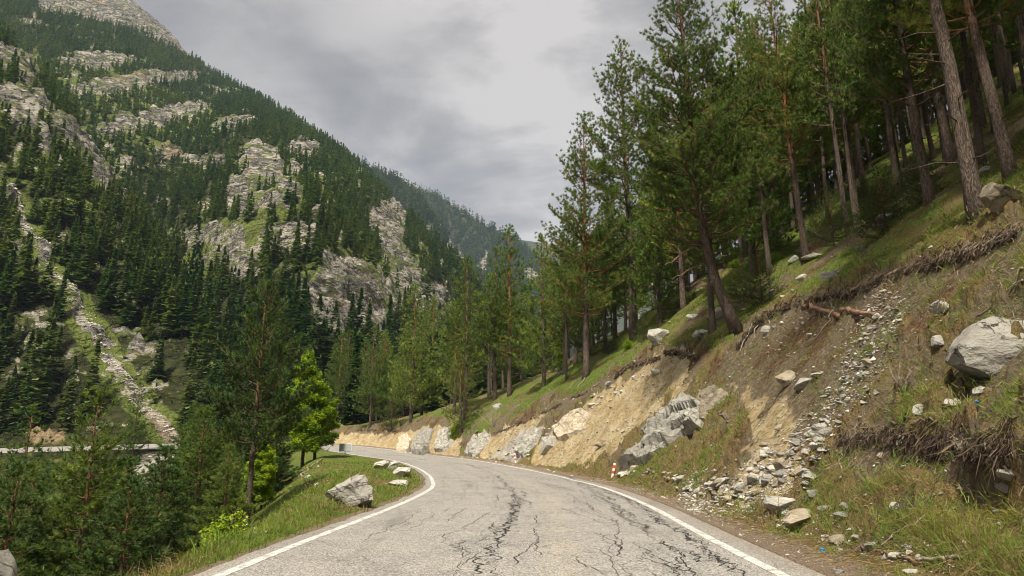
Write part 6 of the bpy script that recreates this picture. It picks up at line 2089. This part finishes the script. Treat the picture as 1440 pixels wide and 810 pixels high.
V_, F_ = tube([[0, 0, -.16], [.01, 0, -.06], [0, 0, 0]], [.003, .003, .002], 4)
STEM = tri_mesh('stem', V_, F_, M['grass'])
PET = {'y': flower_meshes('petal'), 'b': flower_meshes('petal_pale')}
rf = np.random.default_rng(4)
for kind, n, line, wd, lab, grp in (('y', 16, [(165, 808), (240, 785), (330, 762), (352, 745)], 7, 'small yellow flower on the rim of the left verge', 'yellow flowers'),
                                    ('b', 14, [(455, 712), (478, 706), (505, 700)], 3, 'pale blue flower in the grass before the angular boulder', 'pale blue flowers'),
                                    ('b', 8, [(350, 755), (372, 772)], 4, 'whitish flower on the lower left verge', 'whitish flowers')):
    X, Y = along(line, n, wd, rf)
    for px, py in zip(X, Y):
        p = hit(px, min(py, 808))
        if p is None or p[1] > 40: continue
        sc = .8 + .4 * rf.random() + p[1] * .012
        t = thing('flower', lab, 'flower', (p[0], p[1], p[2] + .17 * sc), (rf.normal(0, .3), rf.normal(-.2, .3), rf.uniform(0, 6)), sc, grp)
        link('petals', PET[kind], t); link('stem', STEM, t)

# long bare limbs of the leaning pine, low on its trunk
bpy.context.view_layer.update()
Dl = LEAN.location.y
_tm = [c for c in LEAN.children if c.name.startswith('trunk')][0]
_tv = [_tm.matrix_world @ v.co for v in _tm.data.vertices[:140]]
_tp = [project(np.array(v.x), np.array(v.y), np.array(v.z)) for v in _tv]
LSH = float(np.interp(355, [float(np.mean([q[1] for q in _tp[i:i + 10]])) for i in range(130, -1, -10)], [float(np.mean([q[0] for q in _tp[i:i + 10]])) for i in range(130, -1, -10)])) - 1011
for line, r_ in (([(1012, 344), (985, 348), (962, 366), (950, 374)], .05), ([(1010, 368), (988, 376), (960, 394)], .035)):
    P = []
    for k_, (px, py) in enumerate(line):
        a, b = px_ab(px + LSH, py); yy = Dl - k_ * .25
        P.append((a * yy, yy, CAM_H + b * yy))
    P = np.array(P); q = np.linspace(0, len(P) - 1, 10)
    P = np.stack([np.interp(q, np.arange(len(P)), P[:, k_]) for k_ in range(3)], 1) + np.random.default_rng(3).normal(0, .03, (10, 3))
    inv = np.array(LEAN.matrix_world.inverted())
    Pl = (np.c_[P, np.ones(len(P))] @ inv.T)[:, :3]
    V, F = tube(Pl, np.linspace(r_, r_ * .3, 10), 6)
    link('bare_limb', tri_mesh('bare_limb', V, F, M['log'], smooth=True), LEAN)

# ------------------------------------------------------------------ tell the members of each group apart by the landmark they stand nearest to
bpy.context.view_layer.update()
ANCH = {
    'pines in the wood on the right slope': ('pine', [(1374, 302, 'the thick trunk by the grey boulder'), (1308, 284, 'the dark furrowed trunk'), (1206, 316, 'the trunk on the sunlit grass'),
        (1134, 368, 'the pine with orange upper trunk'), (1040, 466, 'the leaning pine with bare roots'), (957, 428, 'the row of flat white stones'), (891, 474, 'the white boulder'), (823, 530, 'the tall pointed orange pine')]),
    'pines on the hillside above the far bend': ('pine', [(717, 556, 'the slim orange-trunked pine'), (648, 612, 'the young dense pine'), (578, 590, 'the broad light green pine'), (520, 600, 'the left end of the orange bank')]),
    'pines in the ravine': ('ravine pine', [(128, 660, 'the nearest ravine pine'), (357, 712, 'the tall spreading pine'), (418, 655, 'the yellow-green tree'), (36, 640, 'the dark narrow pine at the edge'), (215, 660, 'the rubble below the distant road')]),
    'conifers on the lower slope': ('slope conifer', [(67, 612, 'the orange cut by the distant road'), (186, 610, 'the foot of the stone chute'), (112, 440, 'the middle of the stone chute'), (300, 560, 'the top of the ravine pines'), (480, 590, 'the far bend')]),
    'dead conifers on the lower slope': ('dead conifer', [(67, 612, 'the orange cut by the distant road'), (186, 610, 'the foot of the stone chute'), (300, 560, 'the top of the ravine pines')]),
    'undergrowth on the right slope': ('low bush', [(1374, 302, 'the thick trunk by the grey boulder'), (1206, 316, 'the trunk on the sunlit grass'), (1040, 466, 'the leaning pine with bare roots'), (926, 470, 'the white boulder')]),
    'stones of the scree': ('scree slab', [(1103, 710, 'the white stone block'), (1077, 632, 'the cracked stone in the runnel'), (1000, 694, 'the weathered log end'), (1130, 620, 'the grey slab'), (1146, 690, 'the blue grey stone')]),
    'stones of the trickle': ('trickle stone', [(1236, 446, 'the dead log'), (1224, 505, 'the tan stone'), (1134, 535, 'the layered slab'), (1233, 550, 'the pale stone on grass'), (1130, 615, 'the grey slab')]),
    'stones at the foot of the bank': ('small pale stone', [(1130, 730, 'the beige boulder'), (1181, 760, 'the tan stone'), (1279, 768, 'the long dark branch'), (1320, 788, 'the pale short log')]),
    'stones under the slanting slab': ('small stone', [(861, 671, 'the marker post'), (930, 634, 'the slanting slab'), (985, 692, 'the scree')]),
    'stones of the small rock fall': ('grey stone', [(725, 651, 'the distant marker post'), (771, 634, 'the dark-faced block'), (745, 610, 'the thin rock rib')]),
    'stones on the brown scar': ('small stone', [(1078, 469, 'the bare roots'), (1134, 535, 'the layered slab'), (1180, 444, 'the reddish log')]),
    'stones on the near bank': ('small stone', [(1259, 715, 'the whitish stone in brown grass'), (1271, 624, 'the dark hollow'), (1424, 680, 'the pair of grey stones')]),
    'stones under the pines': ('small pale stone', [(926, 470, 'the white boulder'), (986, 471, 'the long white rock'), (1016, 444, 'the white angular rock'), (1173, 388, 'the flat grey rock')]),
    'stones of the orange scar': ('small stone', [(800, 600, 'the orange rock rib'), (925, 525, 'the pale sliding slab'), (846, 628, 'the tan stone')]),
    'stones on the left verge': ('small white stone', [(490, 700, 'the angular boulder'), (436, 658, 'the fallen trunk'), (232, 778, 'the flat pale stone')]),
    'guard posts of the distant road': ('guard post', [(0, 640, 'the left picture edge'), (215, 650, 'the rubble below the distant road')]),
    'yellow flowers': ('yellow flower', [(232, 778, 'the flat pale stone'), (300, 757, 'the upright white stone')]),
    'pale blue flowers': ('pale blue flower', [(460, 712, 'the left end of the angular boulder'), (505, 702, 'the right end of the angular boulder')]),
    'whitish flowers': ('whitish flower', [(350, 755, 'the leafy shrub'), (380, 780, 'the left white line')]),
}
ORD = ['first', 'second', 'third', 'fourth', 'fifth', 'sixth', 'seventh', 'eighth', 'ninth', 'tenth', 'eleventh', 'twelfth', 'thirteenth', 'fourteenth', 'fifteenth', 'sixteenth',
       'seventeenth', 'eighteenth', 'nineteenth', 'twentieth']
TENS = {20: 'twenty', 30: 'thirty', 40: 'forty', 50: 'fifty', 60: 'sixty'}
def ordinal(i):
    return ORD[i] if i < 20 else (TENS[(i + 1) // 10 * 10] + '-' + ORD[(i + 1) % 10 - 1] if (i + 1) % 10 else TENS[(i + 1) // 10 * 10][:-1] + 'ieth')
buckets = {}
for ob in scene.objects:
    g = ob.get('group')
    if ob.parent is None and g in ANCH:
        w = ob.location
        px, py = project(np.array(w.x), np.array(w.y), np.array(w.z)); px, py = float(px), float(py)
        noun, an = ANCH[g]
        d, ax, ay, ph = min((math.hypot(px - a, py - b), a, b, c) for a, b, c in an)
        dx, dy = px - ax, py - ay
        side = ('right of' if dx > 0 else 'left of') if abs(dx) >= abs(dy) else ('below' if dy > 0 else 'above')
        buckets.setdefault((g, noun, side, ph), []).append((d, ob.name))
for (g, noun, side, ph), lst in buckets.items():
    lst.sort()
    for i, (d, nm) in enumerate(lst):
        scene.objects[nm]['label'] = f"{noun} {side} {ph}, {ordinal(i)} nearest to it"
